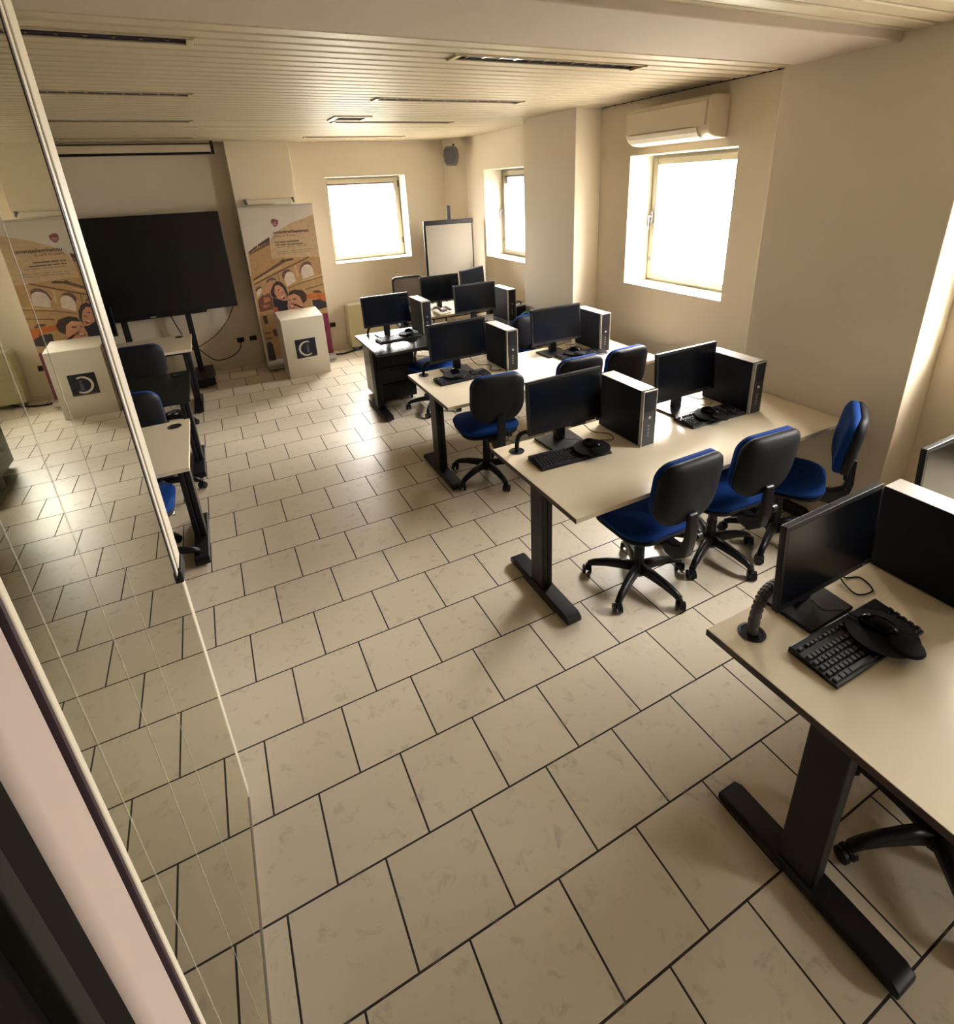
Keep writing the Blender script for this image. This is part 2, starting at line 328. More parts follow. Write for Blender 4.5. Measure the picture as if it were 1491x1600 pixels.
# flat artwork of the banner: (layer, ink, outline in banner metres)
ART = [
  ('ruin', (0.66, 0.52, 0.33), [(0.415, 1.753), (0.594, 1.838), (0.878, 1.92), (0.878, 1.399), (0.292, 1.424), (0.314, 1.663)]),
  ('ruin', (0.55, 0.37, 0.17), [(0.024, 1.516), (0.306, 1.684), (0.292, 1.424), (0.441, 1.426), (0.878, 1.399), (0.878, 0.726), (0.007, 0.847)]),
  ('ruin', (0.55, 0.37, 0.17), [(0.002, 1.244), (0.878, 1.294), (0.878, 0.085), (0.02, 0.136)]),
  ('ruin', (0.09, 0.06, 0.05), [(0.031, 1.532), (0.148, 1.607), (0.142, 1.579), (0.033, 1.511)]),
  ('ruin', (0.09, 0.06, 0.05), [(0.156, 1.61), (0.306, 1.692), (0.304, 1.647), (0.153, 1.582)]),
  ('ruin', (0.22, 0.15, 0.09), [(0.299, 1.647), (0.295, 1.598), (0.048, 1.497), (0.035, 1.511)]),
  ('ruin', (0.17, 0.09, 0.05), [(0.024, 1.201), (0.209, 1.293), (0.402, 1.393), (0.462, 1.402), (0.458, 1.38), (0.219, 1.266), (0.026, 1.175)]),
  ('ruin', (0.1, 0.06, 0.05), [(0.386, 1.387), (0.412, 1.407), (0.44, 1.401), (0.436, 1.379), (0.397, 1.367)]),
  ('ruin', (0.1, 0.06, 0.05), [(0.447, 1.4), (0.516, 1.412), (0.552, 1.405), (0.541, 1.387), (0.458, 1.376)]),
  ('ruin', (0.2, 0.1, 0.05), [(0.023, 1.141), (0.367, 1.276), (0.742, 1.413), (0.755, 1.4), (0.379, 1.26), (0.028, 1.126)]),
  ('ruin', (0.68, 0.5, 0.28), [(0.026, 1.171), (0.218, 1.26), (0.39, 1.327), (0.386, 1.304), (0.221, 1.236), (0.027, 1.152)]),
  ('ruin', (0.16, 0.09, 0.08), [(0.593, 1.217), (0.617, 1.299), (0.663, 1.344), (0.71, 1.355), (0.753, 1.335), (0.768, 1.284), (0.732, 1.303), (0.67, 1.298), (0.63, 1.26), (0.614, 1.207)]),
  ('ruin', (0.8, 0.74, 0.66), [(0.612, 1.223), (0.631, 1.279), (0.664, 1.308), (0.711, 1.317), (0.751, 1.299), (0.77, 1.249), (0.777, 1.17), (0.628, 1.132)]),
  ('ruin', (0.16, 0.09, 0.08), [(0.369, 1.204), (0.393, 1.255), (0.433, 1.277), (0.477, 1.272), (0.516, 1.234), (0.488, 1.246), (0.442, 1.238), (0.405, 1.2), (0.401, 1.131)]),
  ('ruin', (0.8, 0.74, 0.66), [(0.395, 1.159), (0.414, 1.214), (0.446, 1.243), (0.485, 1.248), (0.518, 1.21), (0.534, 1.116), (0.412, 1.06)]),
  ('ruin', (0.16, 0.09, 0.08), [(0.174, 1.158), (0.204, 1.184), (0.25, 1.198), (0.291, 1.178), (0.301, 1.15), (0.273, 1.161), (0.214, 1.16), (0.18, 1.13)]),
  ('ruin', (0.16, 0.09, 0.08), [(0.023, 1.062), (0.055, 1.1), (0.099, 1.106), (0.107, 1.089), (0.056, 1.065), (0.036, 1.037)]),
  ('ruin', (0.8, 0.74, 0.66), [(0.033, 1.03), (0.056, 1.065), (0.099, 1.083), (0.095, 1.022), (0.033, 0.961)]),
  ('ruin', (0.3, 0.18, 0.09), [(0.416, 1.044), (0.608, 1.099), (0.878, 1.146), (0.878, 1.13), (0.613, 1.083), (0.417, 1.028)]),
  ('ruin', (0.7, 0.53, 0.3), [(0.61, 1.115), (0.878, 1.174), (0.878, 1.154), (0.611, 1.099)]),
  ('ruin', (0.16, 0.09, 0.05), [(0.627, 1.003), (0.878, 1.044), (0.878, 1.034), (0.637, 0.992)]),
  ('ruin', (0.3, 0.19, 0.1), [(0.318, 1.248), (0.334, 1.238), (0.34, 1.123), (0.326, 1.125)]),
  ('ruin', (0.7, 0.52, 0.3), [(0.543, 1.307), (0.567, 1.312), (0.581, 1.172), (0.558, 1.167)]),
  ('ruin', (0.12, 0.06, 0.05), [(0.712, 0.949), (0.742, 0.966), (0.79, 0.971), (0.833, 0.945), (0.829, 0.92)]),
  ('ruin', (0.08, 0.05, 0.05), [(0.049, 0.724), (0.096, 0.725), (0.106, 0.628), (0.061, 0.611)]),
  ('ruin', (0.05, 0.04, 0.05), [(0.037, 0.356), (0.079, 0.382), (0.109, 0.336), (0.116, 0.118), (0.025, 0.118)]),
  ('ruin', (0.28, 0.15, 0.08), [(0.035, 0.511), (0.117, 0.506), (0.12, 0.481), (0.038, 0.483)]),
  ('ruin', (0.28, 0.15, 0.08), [(0.03, 0.439), (0.119, 0.436), (0.117, 0.408), (0.032, 0.411)]),
  ('ruin', (0.16, 0.07, 0.06), [(0.135, 0.527), (0.182, 0.536), (0.192, 0.42), (0.151, 0.444)]),
  ('panel', (0.2, 0.01, 0.06), [(0.544, 0.684), (0.878, 0.646), (0.878, 0.085), (0.513, 0.096)]),
  ('people', (0.62, 0.19, 0.03), [(0.638, 0.93), (0.753, 0.938), (0.878, 0.916), (0.878, 0.817), (0.848, 0.802), (0.742, 0.868), (0.634, 0.879)]),
  ('people', (0.3, 0.08, 0.02), [(0.773, 0.913), (0.788, 0.911), (0.824, 0.833), (0.809, 0.835)]),
  ('people', (0.03, 0.025, 0.04), [(0.696, 0.846), (0.786, 0.847), (0.878, 0.801), (0.878, 0.73), (0.749, 0.707), (0.707, 0.742)]),
  ('people', (0.2, 0.08, 0.04), [(0.03, 0.927), (0.107, 1.009), (0.186, 1.003), (0.209, 0.922), (0.197, 0.794), (0.028, 0.779)]),
  ('people', (0.55, 0.26, 0.1), [(0.104, 0.952), (0.171, 0.958), (0.184, 0.91), (0.099, 0.883)]),
  ('people', (0.45, 0.2, 0.08), [(0.08, 0.862), (0.162, 0.866), (0.163, 0.835), (0.08, 0.823)]),
  ('people', (0.62, 0.36, 0.22), [(0.091, 1.0), (0.166, 1.094), (0.23, 1.124), (0.279, 1.111), (0.243, 1.073), (0.18, 1.011), (0.116, 0.981)]),
  ('people', (0.02, 0.02, 0.035), [(0.216, 0.945), (0.289, 0.912), (0.392, 0.879), (0.371, 0.754), (0.246, 0.756), (0.208, 0.836)]),
  ('people', (0.05, 0.025, 0.025), [(0.201, 1.024), (0.249, 1.111), (0.3, 1.147), (0.355, 1.121), (0.396, 1.054), (0.408, 0.975), (0.381, 0.9), (0.357, 0.919), (0.22, 0.944), (0.204, 0.977)]),
  ('people', (0.66, 0.34, 0.22), [(0.263, 1.086), (0.313, 1.097), (0.358, 1.051), (0.384, 0.962), (0.38, 0.908), (0.351, 0.88), (0.309, 0.901), (0.265, 0.946), (0.245, 1.003)]),
  ('people', (0.33, 0.03, 0.04), [(0.304, 0.933), (0.341, 0.956), (0.367, 0.933), (0.354, 0.902), (0.318, 0.91)]),
  ('people', (0.85, 0.75, 0.7), [(0.307, 0.933), (0.344, 0.953), (0.358, 0.944), (0.32, 0.92)]),
  ('people', (0.1, 0.03, 0.03), [(0.287, 1.029), (0.311, 1.043), (0.316, 1.033), (0.291, 1.019)]),
  ('people', (0.1, 0.03, 0.03), [(0.329, 0.993), (0.357, 1.005), (0.36, 0.995), (0.335, 0.983)]),
  ('people', (0.06, 0.03, 0.025), [(0.397, 0.941), (0.431, 0.996), (0.502, 1.014), (0.598, 0.991), (0.638, 0.93), (0.627, 0.855), (0.578, 0.818), (0.546, 0.91), (0.486, 0.961)]),
  ('people', (0.72, 0.38, 0.24), [(0.408, 0.928), (0.486, 0.961), (0.547, 0.918), (0.569, 0.835), (0.566, 0.747), (0.613, 0.748), (0.489, 0.75), (0.393, 0.751), (0.373, 0.798), (0.388, 0.867)]),
  ('people', (0.66, 0.3, 0.18), [(0.561, 0.812), (0.594, 0.824), (0.595, 0.783), (0.57, 0.771)]),
  ('people', (0.25, 0.05, 0.04), [(0.393, 0.795), (0.462, 0.818), (0.474, 0.8), (0.447, 0.776), (0.405, 0.777)]),
  ('people', (0.85, 0.75, 0.68), [(0.409, 0.801), (0.461, 0.814), (0.457, 0.79), (0.414, 0.786)]),
  ('people', (0.1, 0.04, 0.03), [(0.452, 0.894), (0.499, 0.9), (0.507, 0.883), (0.457, 0.878)]),
  ('people', (0.1, 0.04, 0.03), [(0.401, 0.889), (0.425, 0.894), (0.423, 0.88), (0.402, 0.877)]),
  ('people', (0.55, 0.1, 0.06), [(0.204, 0.813), (0.251, 0.823), (0.254, 0.755), (0.202, 0.758)]),
  ('crest', (0.3, 0.08, 0.1), [(0.359, 1.89), (0.396, 1.9), (0.441, 1.881), (0.436, 1.836), (0.409, 1.808), (0.381, 1.81), (0.358, 1.842)]),
  ('crest', (0.66, 0.55, 0.45), [(0.368, 1.853), (0.421, 1.858), (0.421, 1.848), (0.368, 1.844)]),
  ('crest', (0.66, 0.55, 0.45), [(0.366, 1.833), (0.422, 1.838), (0.419, 1.831), (0.368, 1.827)]),
  ('small_print', (0.13, 0.11, 0.08), [(0.36, 1.624), (0.384, 1.624), (0.382, 1.611), (0.358, 1.611)]),
  ('small_print', (0.13, 0.11, 0.08), [(0.391, 1.624), (0.413, 1.624), (0.411, 1.611), (0.389, 1.611)]),
  ('small_print', (0.13, 0.11, 0.08), [(0.425, 1.624), (0.491, 1.624), (0.489, 1.61), (0.423, 1.611)]),
  ('small_print', (0.13, 0.11, 0.08), [(0.504, 1.624), (0.654, 1.623), (0.652, 1.61), (0.501, 1.61)]),
  ('small_print', (0.13, 0.11, 0.08), [(0.362, 1.591), (0.379, 1.591), (0.376, 1.578), (0.36, 1.578)]),
  ('small_print', (0.13, 0.11, 0.08), [(0.385, 1.591), (0.411, 1.591), (0.409, 1.578), (0.383, 1.578)]),
  ('small_print', (0.13, 0.11, 0.08), [(0.424, 1.591), (0.49, 1.59), (0.487, 1.577), (0.421, 1.578)]),
  ('small_print', (0.13, 0.11, 0.08), [(0.498, 1.59), (0.535, 1.589), (0.533, 1.576), (0.496, 1.577)]),
  ('small_print', (0.13, 0.11, 0.08), [(0.544, 1.589), (0.695, 1.587), (0.693, 1.574), (0.541, 1.576)]),
  ('small_print', (0.3, 0.25, 0.18), [(0.373, 1.562), (0.48, 1.559), (0.479, 1.553), (0.372, 1.555)]),
  ('small_print', (0.3, 0.25, 0.18), [(0.489, 1.559), (0.589, 1.557), (0.587, 1.551), (0.487, 1.553)]),
  ('small_print', (0.3, 0.25, 0.18), [(0.605, 1.557), (0.681, 1.555), (0.68, 1.549), (0.604, 1.55)]),
  ('small_print', (0.3, 0.25, 0.18), [(0.698, 1.555), (0.749, 1.554), (0.748, 1.547), (0.697, 1.548)]),
  ('small_print', (0.3, 0.25, 0.18), [(0.363, 1.502), (0.413, 1.503), (0.412, 1.497), (0.362, 1.497)]),
  ('small_print', (0.3, 0.25, 0.18), [(0.425, 1.503), (0.521, 1.504), (0.52, 1.499), (0.424, 1.497)]),
  ('small_print', (0.3, 0.25, 0.18), [(0.529, 1.505), (0.69, 1.507), (0.689, 1.501), (0.528, 1.499)]),
  ('small_print', (0.3, 0.25, 0.18), [(0.703, 1.507), (0.82, 1.508), (0.819, 1.502), (0.702, 1.501)]),
  ('small_print', (0.3, 0.25, 0.18), [(0.359, 1.478), (0.4, 1.478), (0.399, 1.472), (0.358, 1.472)]),
  ('small_print', (0.3, 0.25, 0.18), [(0.412, 1.478), (0.492, 1.479), (0.491, 1.473), (0.411, 1.472)]),
  ('small_print', (0.3, 0.25, 0.18), [(0.504, 1.479), (0.644, 1.481), (0.643, 1.475), (0.503, 1.473)]),
  ('small_print', (0.3, 0.25, 0.18), [(0.656, 1.481), (0.781, 1.483), (0.78, 1.477), (0.655, 1.475)]),
]
# ================================================================ SETTING
XW = 3.76; YB = 6.87; YT = 6.90; ZC = 2.79; ZB = 2.75; YF = -4.4; XL = -3.4; TH = 0.36
SL = 0.115                                     # pitch of the ceiling slats
struct(MB().box(XL-.1, 4.2, YF-.1, 7.3, -0.12, 0).build('floor', M['floor']))
def holed(mb, a0, a1, z0, z1, holes, put):
    """wall pieces between a0..a1 leaving rectangular holes (h0,h1,hz0,hz1)"""
    cur = a0
    for h0, h1, hz0, hz1 in sorted(holes):
        put(mb, cur, h0, z0, z1); put(mb, h0, h1, z0, hz0); put(mb, h0, h1, hz1, z1); cur = h1
    put(mb, cur, a1, z0, z1)
WINR = [(-3.60, -2.46, 1.23, 2.36), (-0.73, 0.41, 1.23, 2.36), (2.025, 3.16, 1.23, 2.36), (4.895, 6.03, 1.23, 2.36)]  # opening farthest behind the camera is added to light the near floor
mb = MB(); holed(mb, YF, YB+.3, 0, 2.95, WINR, lambda b, a0, a1, z0, z1: b.box(XW, XW+TH, a0, a1, z0, z1))
struct(mb.build('wall_right', M['wall']))
mb = MB(); holed(mb, 1.38, XW, 0, 2.95, [(1.81, 2.94, 1.23, 2.36)], lambda b, a0, a1, z0, z1: b.box(a0, a1, YB, YB+.38, z0, z1))
struct(mb.build('wall_back', M['wall']))
struct(MB().prism([(3.54, YB), (XW, 6.57), (XW, YB)], 0, 2.93, 'z').build('wall_corner', M['wall']))
struct(MB().box(XL, 0.66, YT, YT+.3, 0, 2.95).build('wall_back', M['wall']))
struct(MB().box(0.655, 1.385, 6.66, YT+.3, 0, 2.95).build('pillar', M['wall'], bevel=.006))
struct(MB().box(3.50, XW+.05, 0.54, 1.56, 0, 2.95).build('pillar', M['wall'], bevel=.006))
struct(MB().box(3.46, XW+.05, 3.57, 4.50, 0, 2.95).build('pillar', M['wall'], bevel=.006))
mb = MB(); holed(mb, YF, YT+.3, 0, 2.95, [], lambda b, a0, a1, z0, z1: b.box(XL-TH, XL, a0, a1, z0, z1))
struct(mb.build('wall_left', M['wall']))
struct(MB().box(-0.3, XW, YF-.2, YF, 0, 2.95).build('wall_front', M['wall']))
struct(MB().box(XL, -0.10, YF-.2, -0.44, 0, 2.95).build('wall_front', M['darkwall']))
# slatted metal ceiling with openings for the lamps
LAMPS = [(x0, y) for x0 in (-0.90, 1.50) for y in (1.9455, 3.3255, 4.7055, 6.2005)]
LL, LW = 1.23, 0.115
HOLES = [(x0, x0+LL, y-LW/2, y+LW/2) for x0, y in LAMPS] + [(1.44, 1.76, 4.303, 4.533)]
def slats(y0, y1, y0c=-9):
    mb = MB(); y = y0
    while y < y1 - 0.02:
        ya, yb = max(y+.011, y0c), min(y+SL-.011, y1)
        iv = [(XL, XW)]
        for hx0, hx1, hy0, hy1 in HOLES:
            if ya < hy1-.012 and yb > hy0+.012:
                nv = []
                for a, b in iv:
                    if hx0 > a and hx1 < b: nv += [(a, hx0), (hx1, b)]
                    else: nv.append((a, b))
                iv = nv
        for a, b in iv:
            # shallow tray profile of each metal slat
            mb.prism([(ya, ZC+.020), (ya, ZC+.006), (ya+.006, ZC), (yb-.006, ZC), (yb, ZC+.006), (yb, ZC+.020)], a, b, 'x')
        y += SL
    return mb
struct(slats(1.428, YT, 1.492).build('ceiling', M['slat'], bevel=0))
struct(slats(YF, 0.93).build('ceiling', M['slat']))
mb = MB(); mb.box(XL, XW+.3, YF, YT+.3, 2.93, 2.97)
for y0, y1 in ((YF, .93), (1.50, YT)):
    holed(mb, XL, XW, 0, 0, [], lambda b, a0, a1, z0, z1: None)
struct(mb.build('ceiling', M['gap']))
def deck(y0, y1):
    mb = MB(); cuts = sorted(set([y0, y1] + [v for h in HOLES for v in h[2:] if y0 < v < y1]))
    for a, b in zip(cuts[:-1], cuts[1:]):
        xs = [(XL, XW)]
        for h in HOLES:
            if a >= h[2]-1e-6 and b <= h[3]+1e-6:
                xs = [q for p in xs for q in ((p[0], h[0]), (h[1], p[1]))] if all(p[0] < h[0] and h[1] < p[1] for p in xs) else [q for p in xs for q in (((p[0], h[0]), (h[1], p[1])) if p[0] < h[0] and h[1] < p[1] else (p,))]
        for p in xs: mb.box(p[0], p[1], a, b, ZC+.022, ZC+.026)
    return mb
struct(deck(1.50, YT).build('ceiling', M['gap'])); struct(deck(YF, .93).build('ceiling', M['gap']))
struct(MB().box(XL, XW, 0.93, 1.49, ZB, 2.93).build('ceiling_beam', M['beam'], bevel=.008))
# ceiling trim angle along the window wall
struct(MB().box(XW-.012, XW, 1.56, 3.57, ZC-.004, ZC+.02).build('trim_1', M['gap']))
# low skirting line
struct(MB().box(XL, 0.655, YT-.012, YT, 0, .07).build('baseboard_back', M['wall']))
struct(MB().box(1.385, 3.54, YB-.012, YB, 0, .07).build('baseboard_back', M['wall']))

def window(name, w, h, flip, loc, rz, blind=0.0, pane='pane'):
    """frame built in the x-z plane looking along +y from the room, hinge side right unless flip"""
    root = empty(name, loc, rz); struct(root)
    fw = .045; s = -1 if flip else 1
    mb = MB()
    for a in ((-w/2, -w/2+fw, 0, h), (w/2-fw, w/2, 0, h), (-w/2+fw, w/2-fw, 0, fw), (-w/2+fw, w/2-fw, h-fw, h)): mb.box(a[0], a[1], .01, .07, a[2], a[3])
    struct(mb.build('window_frame', M['frame'], root, bevel=.004))
    mb = MB(); g0 = .03; sw = .055
    for a in ((-w/2+g0, -w/2+g0+sw, g0, h-g0), (w/2-g0-sw, w/2-g0, g0, h-g0), (-w/2+g0+sw, w/2-g0-sw, g0, g0+sw), (-w/2+g0+sw, w/2-g0-sw, h-g0-sw, h-g0)): mb.box(a[0], a[1], -.012, .045, a[2], a[3])
    sash = struct(mb.build('window_sash', M['frame'], root, bevel=.006))
    struct(MB().box(-w/2+g0+sw, w/2-g0-sw, .015, .021, g0+sw, h-g0-sw).build('window_pane', M[pane], sash))
    if blind:
        struct(MB().box(-w/2+g0+sw, w/2-g0-sw, .028, .031, h-g0-sw-blind, h-g0-sw).build('insect_screen', M['shade'], sash))
        struct(MB().box(-w/2+g0+sw, w/2-g0-sw, .022, .040, h-g0-sw-.018, h-g0-sw).build('screen_box', M['grey'], sash))
    mb = MB(); hx = s*(-w/2+g0+.02)
    mb.box(hx-.014, hx+.014, -.03, -.010, h*.48, h*.48+.10)
    mb.tube([(hx, -.02, h*.48+.06), (hx, -.06, h*.48+.06)], .009)
    mb.tube([(hx, -.058, h*.48+.068), (hx+s*.004, -.062, h*.48-.05)], .009)
    mb.box(hx-.010, hx+.010, -.022, -.010, h*.17, h*.17+.035)
    struct(mb.build('window_handle', M['grey'], root, bevel=.003))
    mb = MB()
    for z in (.16, .86): mb.box(s*(w/2-g0)-.008, s*(w/2-g0)+.008, -.02, -.010, h*z, h*z+.09)
    struct(mb.build('window_hinge', M['plastic'], root, bevel=.002))
    return root
for k, (y0, y1, z0, z1) in enumerate(WINR):
    window('window_%d' % (k+1), y1-y0, z1-z0, False, (XW+.27, (y0+y1)/2, z0), -PI/2, 0.10 if k == 3 else 0.0, ('pane_dim', 'pane_mid', 'pane_soft', 'pane_dim')[k])  # includes the added window behind the camera
window('window_5', 1.13, 1.13, False, (2.375, YB+.27, 1.23), 0.0, 0.10, 'pane_soft')
def reveal(name, put, d):
    mb = MB(); put(mb); struct(mb.build(name, M['reveal']))
# bright-painted linings of the window recesses
for y0, y1, z0, z1 in WINR:
    t = .004
    mb = MB(); mb.box(XW, XW+TH, y0, y0+t, z0, z1); mb.box(XW, XW+TH, y1-t, y1, z0, z1); mb.box(XW-.004, XW+TH, y0+t, y1-t, z0, z0+t*2); mb.box(XW, XW+TH, y0+t, y1-t, z1-t, z1)
    struct(mb.build('window_reveal', M['reveal']))
mb = MB(); t = .004; mb.box(1.81, 1.81+t, YB, YB+.38, 1.23, 2.36); mb.box(2.94-t, 2.94, YB, YB+.38, 1.23, 2.36); mb.box(1.81+t, 2.94-t, YB-.004, YB+.38, 1.23, 1.23+2*t); mb.box(1.81+t, 2.94-t, YB, YB+.38, 2.36-t, 2.36)
struct(mb.build('window_reveal', M['reveal']))

# ================================================================ GLASS DOOR LEAF AND ITS JAMB
XG = -0.085
t = empty('glass_door', (XG, 0.30, 0), 0, 'tall open glass door leaf reflecting the room, at the left edge', 'door')
MB().box(-.006, .006, -.53, .52, .012, 2.72).build('glass_pane', M['doorglass'], t)
mb = MB(); mb.box(-.016, .012, .455, .535, 1.12, 2.72); mb.build('edge_profile', M['alu'], t, bevel=.003)['label'] = 'thick cream aluminium edge strip'
mb = MB(); mb.box(-.010, .008, .443, .454, 1.12, 2.72); mb.box(-.008, .0075, .405, .416, 1.12, 2.72); mb.build('edge_gasket', M['gasket'], t)
MB().box(-.010, .009, .417, .442, 1.12, 2.72).build('edge_lip', M['white'], t)
mb = MB(); mb.box(-.010, .008, .480, .520, .012, 1.08); mb.build('lower_edge_strip', M['alu'], t, bevel=.003)
mb = MB(); mb.box(-.012, .018, .44, .545, 1.075, 1.115); mb.build('latch', M['plastic'], t, bevel=.004)
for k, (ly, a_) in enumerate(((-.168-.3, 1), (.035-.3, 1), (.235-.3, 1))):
    MB().box(.0062, .0070, ly-.0012, ly+.0012, .02, 2.70).build('pale_line', M['line'], t)  # thin pale see-through lines down the pane
mb = MB(); mb.box(-.010, .010, -.53, .475, .002, .014); mb.build('bottom_seal', M['cable_w'], t)
t = empty('door_1', (XG, -0.30, 0), 0); struct(t)
mb = MB(); mb.box(-.02, .008, .065, .080, 0, 2.75); struct(mb.build('door_jamb_strip', M['alu'], t, bevel=.003))
mb = MB(); mb.box(-.02, .006, .057, .0645, 0, 2.75); struct(mb.build('door_jamb_gasket', M['gasket'], t))
mb = MB(); mb.box(-.10, .006, -.056, .0565, 0, 2.75); struct(mb.build('door_jamb_tube', M['alupink'], t, bevel=.022, seg=6))
mb = MB(); mb.box(-.02, .000, -.115, -.062, 0, 2.75); struct(mb.build('door_jamb_recess', M['darkwall'], t))
mb = MB(); mb.box(-.02, .004, -.138, -.110, 0, 2.75); struct(mb.build('door_jamb_rail', M['rail'], t, bevel=.003))

# ================================================================ CEILING THINGS
def make_lamp():
    r = empty('ceiling_light', (0, 0, 0), 0, '', 'ceiling light', 'recessed louvred ceiling lights')
    L, W = LL, LW
    mb = MB()   # inner trough
    mb.prism([(-W/2, .0), (-W/2, .07), (W/2, .07), (W/2, 0), (W/2-.004, 0), (W/2-.004, .066), (-W/2+.004, .066), (-W/2+.004, 0)], .012, L-.012, 'x')
    mb.box(.0, .012, -W/2, W/2, 0, .07); mb.box(L-.012, L, -W/2, W/2, 0, .07)
    mb.build('trough', M['lampdark'], r)
    mb = MB(); mb.box(-.006, L+.006, -W/2-.006, -W/2+.004, -.006, .004); mb.box(-.006, L+.006, W/2-.004, W/2+.006, -.006, .004)
    mb.build('rim', M['slat'], r)
    for x in (.0, L-.028):
        MB().box(x, x+.028, -W/2-.006, W/2+.006, -.012, .004).build('end_cap', M['heater'], r, bevel=.002)
    lv = MB(); n = 13
    for i in range(1, n):
        x = L*i/n
        lv.prism([(x-.002, .040), (x+.002, .040), (x+.007, .002), (x-.007, .002)], -W/2+.006, W/2-.006, 'y')
    for y in (0.0,): lv.prism([(y-.004, .040), (y+.004, .040), (y+.002, .002), (y-.002, .002)], .03, L-.03, 'x')
    lv.build('louvre', M['reflector'], r)
    mb = MB()
    for y in (-.03, .03): mb.lathe([(.008, .03), (.008, L-.03)], (0, y, .055), 12, 'x')
    mb.build('tube', M['white'], r, smooth=True)
    return r
lp = make_lamp(); st = {'used': False, 'src': lp}
rown = ['nearest', 'second', 'third', 'farthest']
for i, (x0, y) in enumerate(LAMPS):
    side = 'left run above the glass door edge' if x0 < 0 else 'middle run above the right desks'
    place(lp, st, (x0, y, ZC), 0, 'recessed louvred ceiling light, %s row of the %s' % (rown[i % 4], side))
t = empty('ceiling_vent', (1.60, 4.42, ZC), 0, 'small square ceiling vent beside the third light of the middle run', 'vent')
mb = MB(); mb.box(-.17, .17, -.15, -.11, -.012, .004); mb.box(-.17, .17, .11, .15, -.012, .004); mb.box(-.17, -.12, -.11, .11, -.012, .004); mb.box(.12, .17, -.11, .11, -.012, .004); mb.build('frame', M['slat'], t, bevel=.003)
mb = MB()
for k in range(6): y = -.10+k*.038; mb.prism([(y, -.004), (y+.030, .012), (y+.030, .015), (y, -.001)], -.12, .12, 'x')
mb.build('grille', M['grey'], t)
MB().box(-.12, .12, -.11, .11, .016, .019).build('backing', M['lampdark'], t)

# projection screen case under the ceiling
t = empty('projector_screen', (0, 6.62, 2.60), 0, 'long rolled projection screen case hung below the ceiling above the television', 'projector screen')
mb = MB(); mb.box(-2.0, .50, -.05, .05, .075, .155); mb.build('case', M['ac'], t, bevel=.008)
mb = MB(); mb.box(-2.0, .50, -.018, .018, .050, .076); mb.build('weight_bar', M['plastic'], t, bevel=.003)
mb = MB(); mb.box(.505, .535, -.055, .055, .05, .19); mb.build('end_bracket', M['plastic'], t, bevel=.003)
MB().box(-2.0, .50, -.052, .052, .157, .164).build('top_rail', M['plastic'], t)

# ================================================================ WALL THINGS
# air conditioner
t = empty('air_conditioner', (XW, 2.57, 2.42), 0, 'white wall air conditioner above the window behind the second desk row', 'air conditioner')
prof = [(0, .285), (-.15, .285), (-.19, .275), (-.205, .25), (-.21, .12), (-.205, .07), (-.18, .03), (-.13, .004), (-.05, -.004), (0, -.002)]
mb = MB(); mb.prism([(a, b) for a, b in prof], -.43, .43, 'y'); mb.build('body', M['ac'], t, bevel=.015, seg=3)
mb = MB(); mb.prism([(-.212, .245), (-.217, .24), (-.220, .12), (-.2165, .085), (-.208, .085), (-.208, .245)], -.41, .41, 'y'); mb.build('front_panel', M['ac'], t, bevel=.003)
mb = MB(); mb.prism([(-.2155, .075), (-.205, .045), (-.186, .020), (-.140, .004), (-.142, -.002), (-.19, .014), (-.212, .043), (-.221, .075)], -.34, .37, 'y'); mb.build('air_flap', M['reveal'], t)
MB().box(-.213, -.209, -.40, -.375, .09, .112).build('indicator', M['grey'], t)
# loudspeaker in the chamfered corner
t = empty('wall_speaker', (3.52, 6.53, 2.44), math.radians(-40), 'grey wall loudspeaker hung in the far corner above the flip chart', 'speaker')
out = [(-.055, 0), (.055, 0), (.085, .05), (.095, .13), (.085, .21), (.055, .245), (-.055, .245), (-.085, .21), (-.095, .13), (-.085, .05)]
MB().prism(out, -.07, .07, 'y').build('cabinet', M['grey'], t, bevel=.012)
MB().prism([(a*.82, b*.82+.022) for a, b in out], -.078, -.069, 'y').build('grille', mat('speaker_cloth', (.10, .095, .10), .9, bump=.6, bscale=700), t, bevel=.004)
MB().tube([(0, .05, .20), (0, .09, .25), (0, .16, .28)], .012).build('bracket', M['plastic'], t)
MB().tube([(.01, .05, .24), (.0, .08, .30), (-.02, .10, .345)], .003, 6).build('wire', M['white'], t)
# glass picture light on the pillar behind the banner
t = empty('wall_lamp', (.755, 6.66, 2.07), 0, 'small frosted wall lamp strip above the printed banner', 'lamp')
MB().prism([(-.010, .0), (-.065, .005), (-.070, .055), (-.055, .06), (-.012, .055)], .03, .55, 'x').build('glass_shade', M['white'], t, bevel=.004)
for x in (.0, .565):
    mb = MB(); mb.tube([(x+.01, 0, .05), (x+.01, -.05, .05), (x+.015, -.075, .015)], .012); mb.lathe([(.016, -.0), (.016, .02)], (x+.01, -.06, .05)); mb.build('bracket', M['grey'], t)
def socket(name, loc, label, plug=False):
    r = empty(name, loc, 0, label, 'socket')
    MB().box(-.045, .045, -.010, 0, -.032, .032).build('cover_plate', M['plastic'], r, bevel=.003)
    mb = MB()
    for x in (-.025, 0, .025): mb.lathe([(.008, -.013), (.008, -.009)], (x, 0, 0), 12, 'y')
    mb.build('outlet', M['cable'], r)
    if plug: MB().box(-.016, .016, -.05, -.010, -.02, .015).build('plug', M['cable'], r, bevel=.004)
socket('wall_socket', (.395, YT, .362), 'black wall socket with a plugged-in cable, left of its twin', True)
socket('wall_socket', (.555, YT, .362), 'black wall socket without cable, between the plugged one and the banner')
socket('wall_socket', (1.636, YB, .386), 'black wall socket right beside the printed banner')
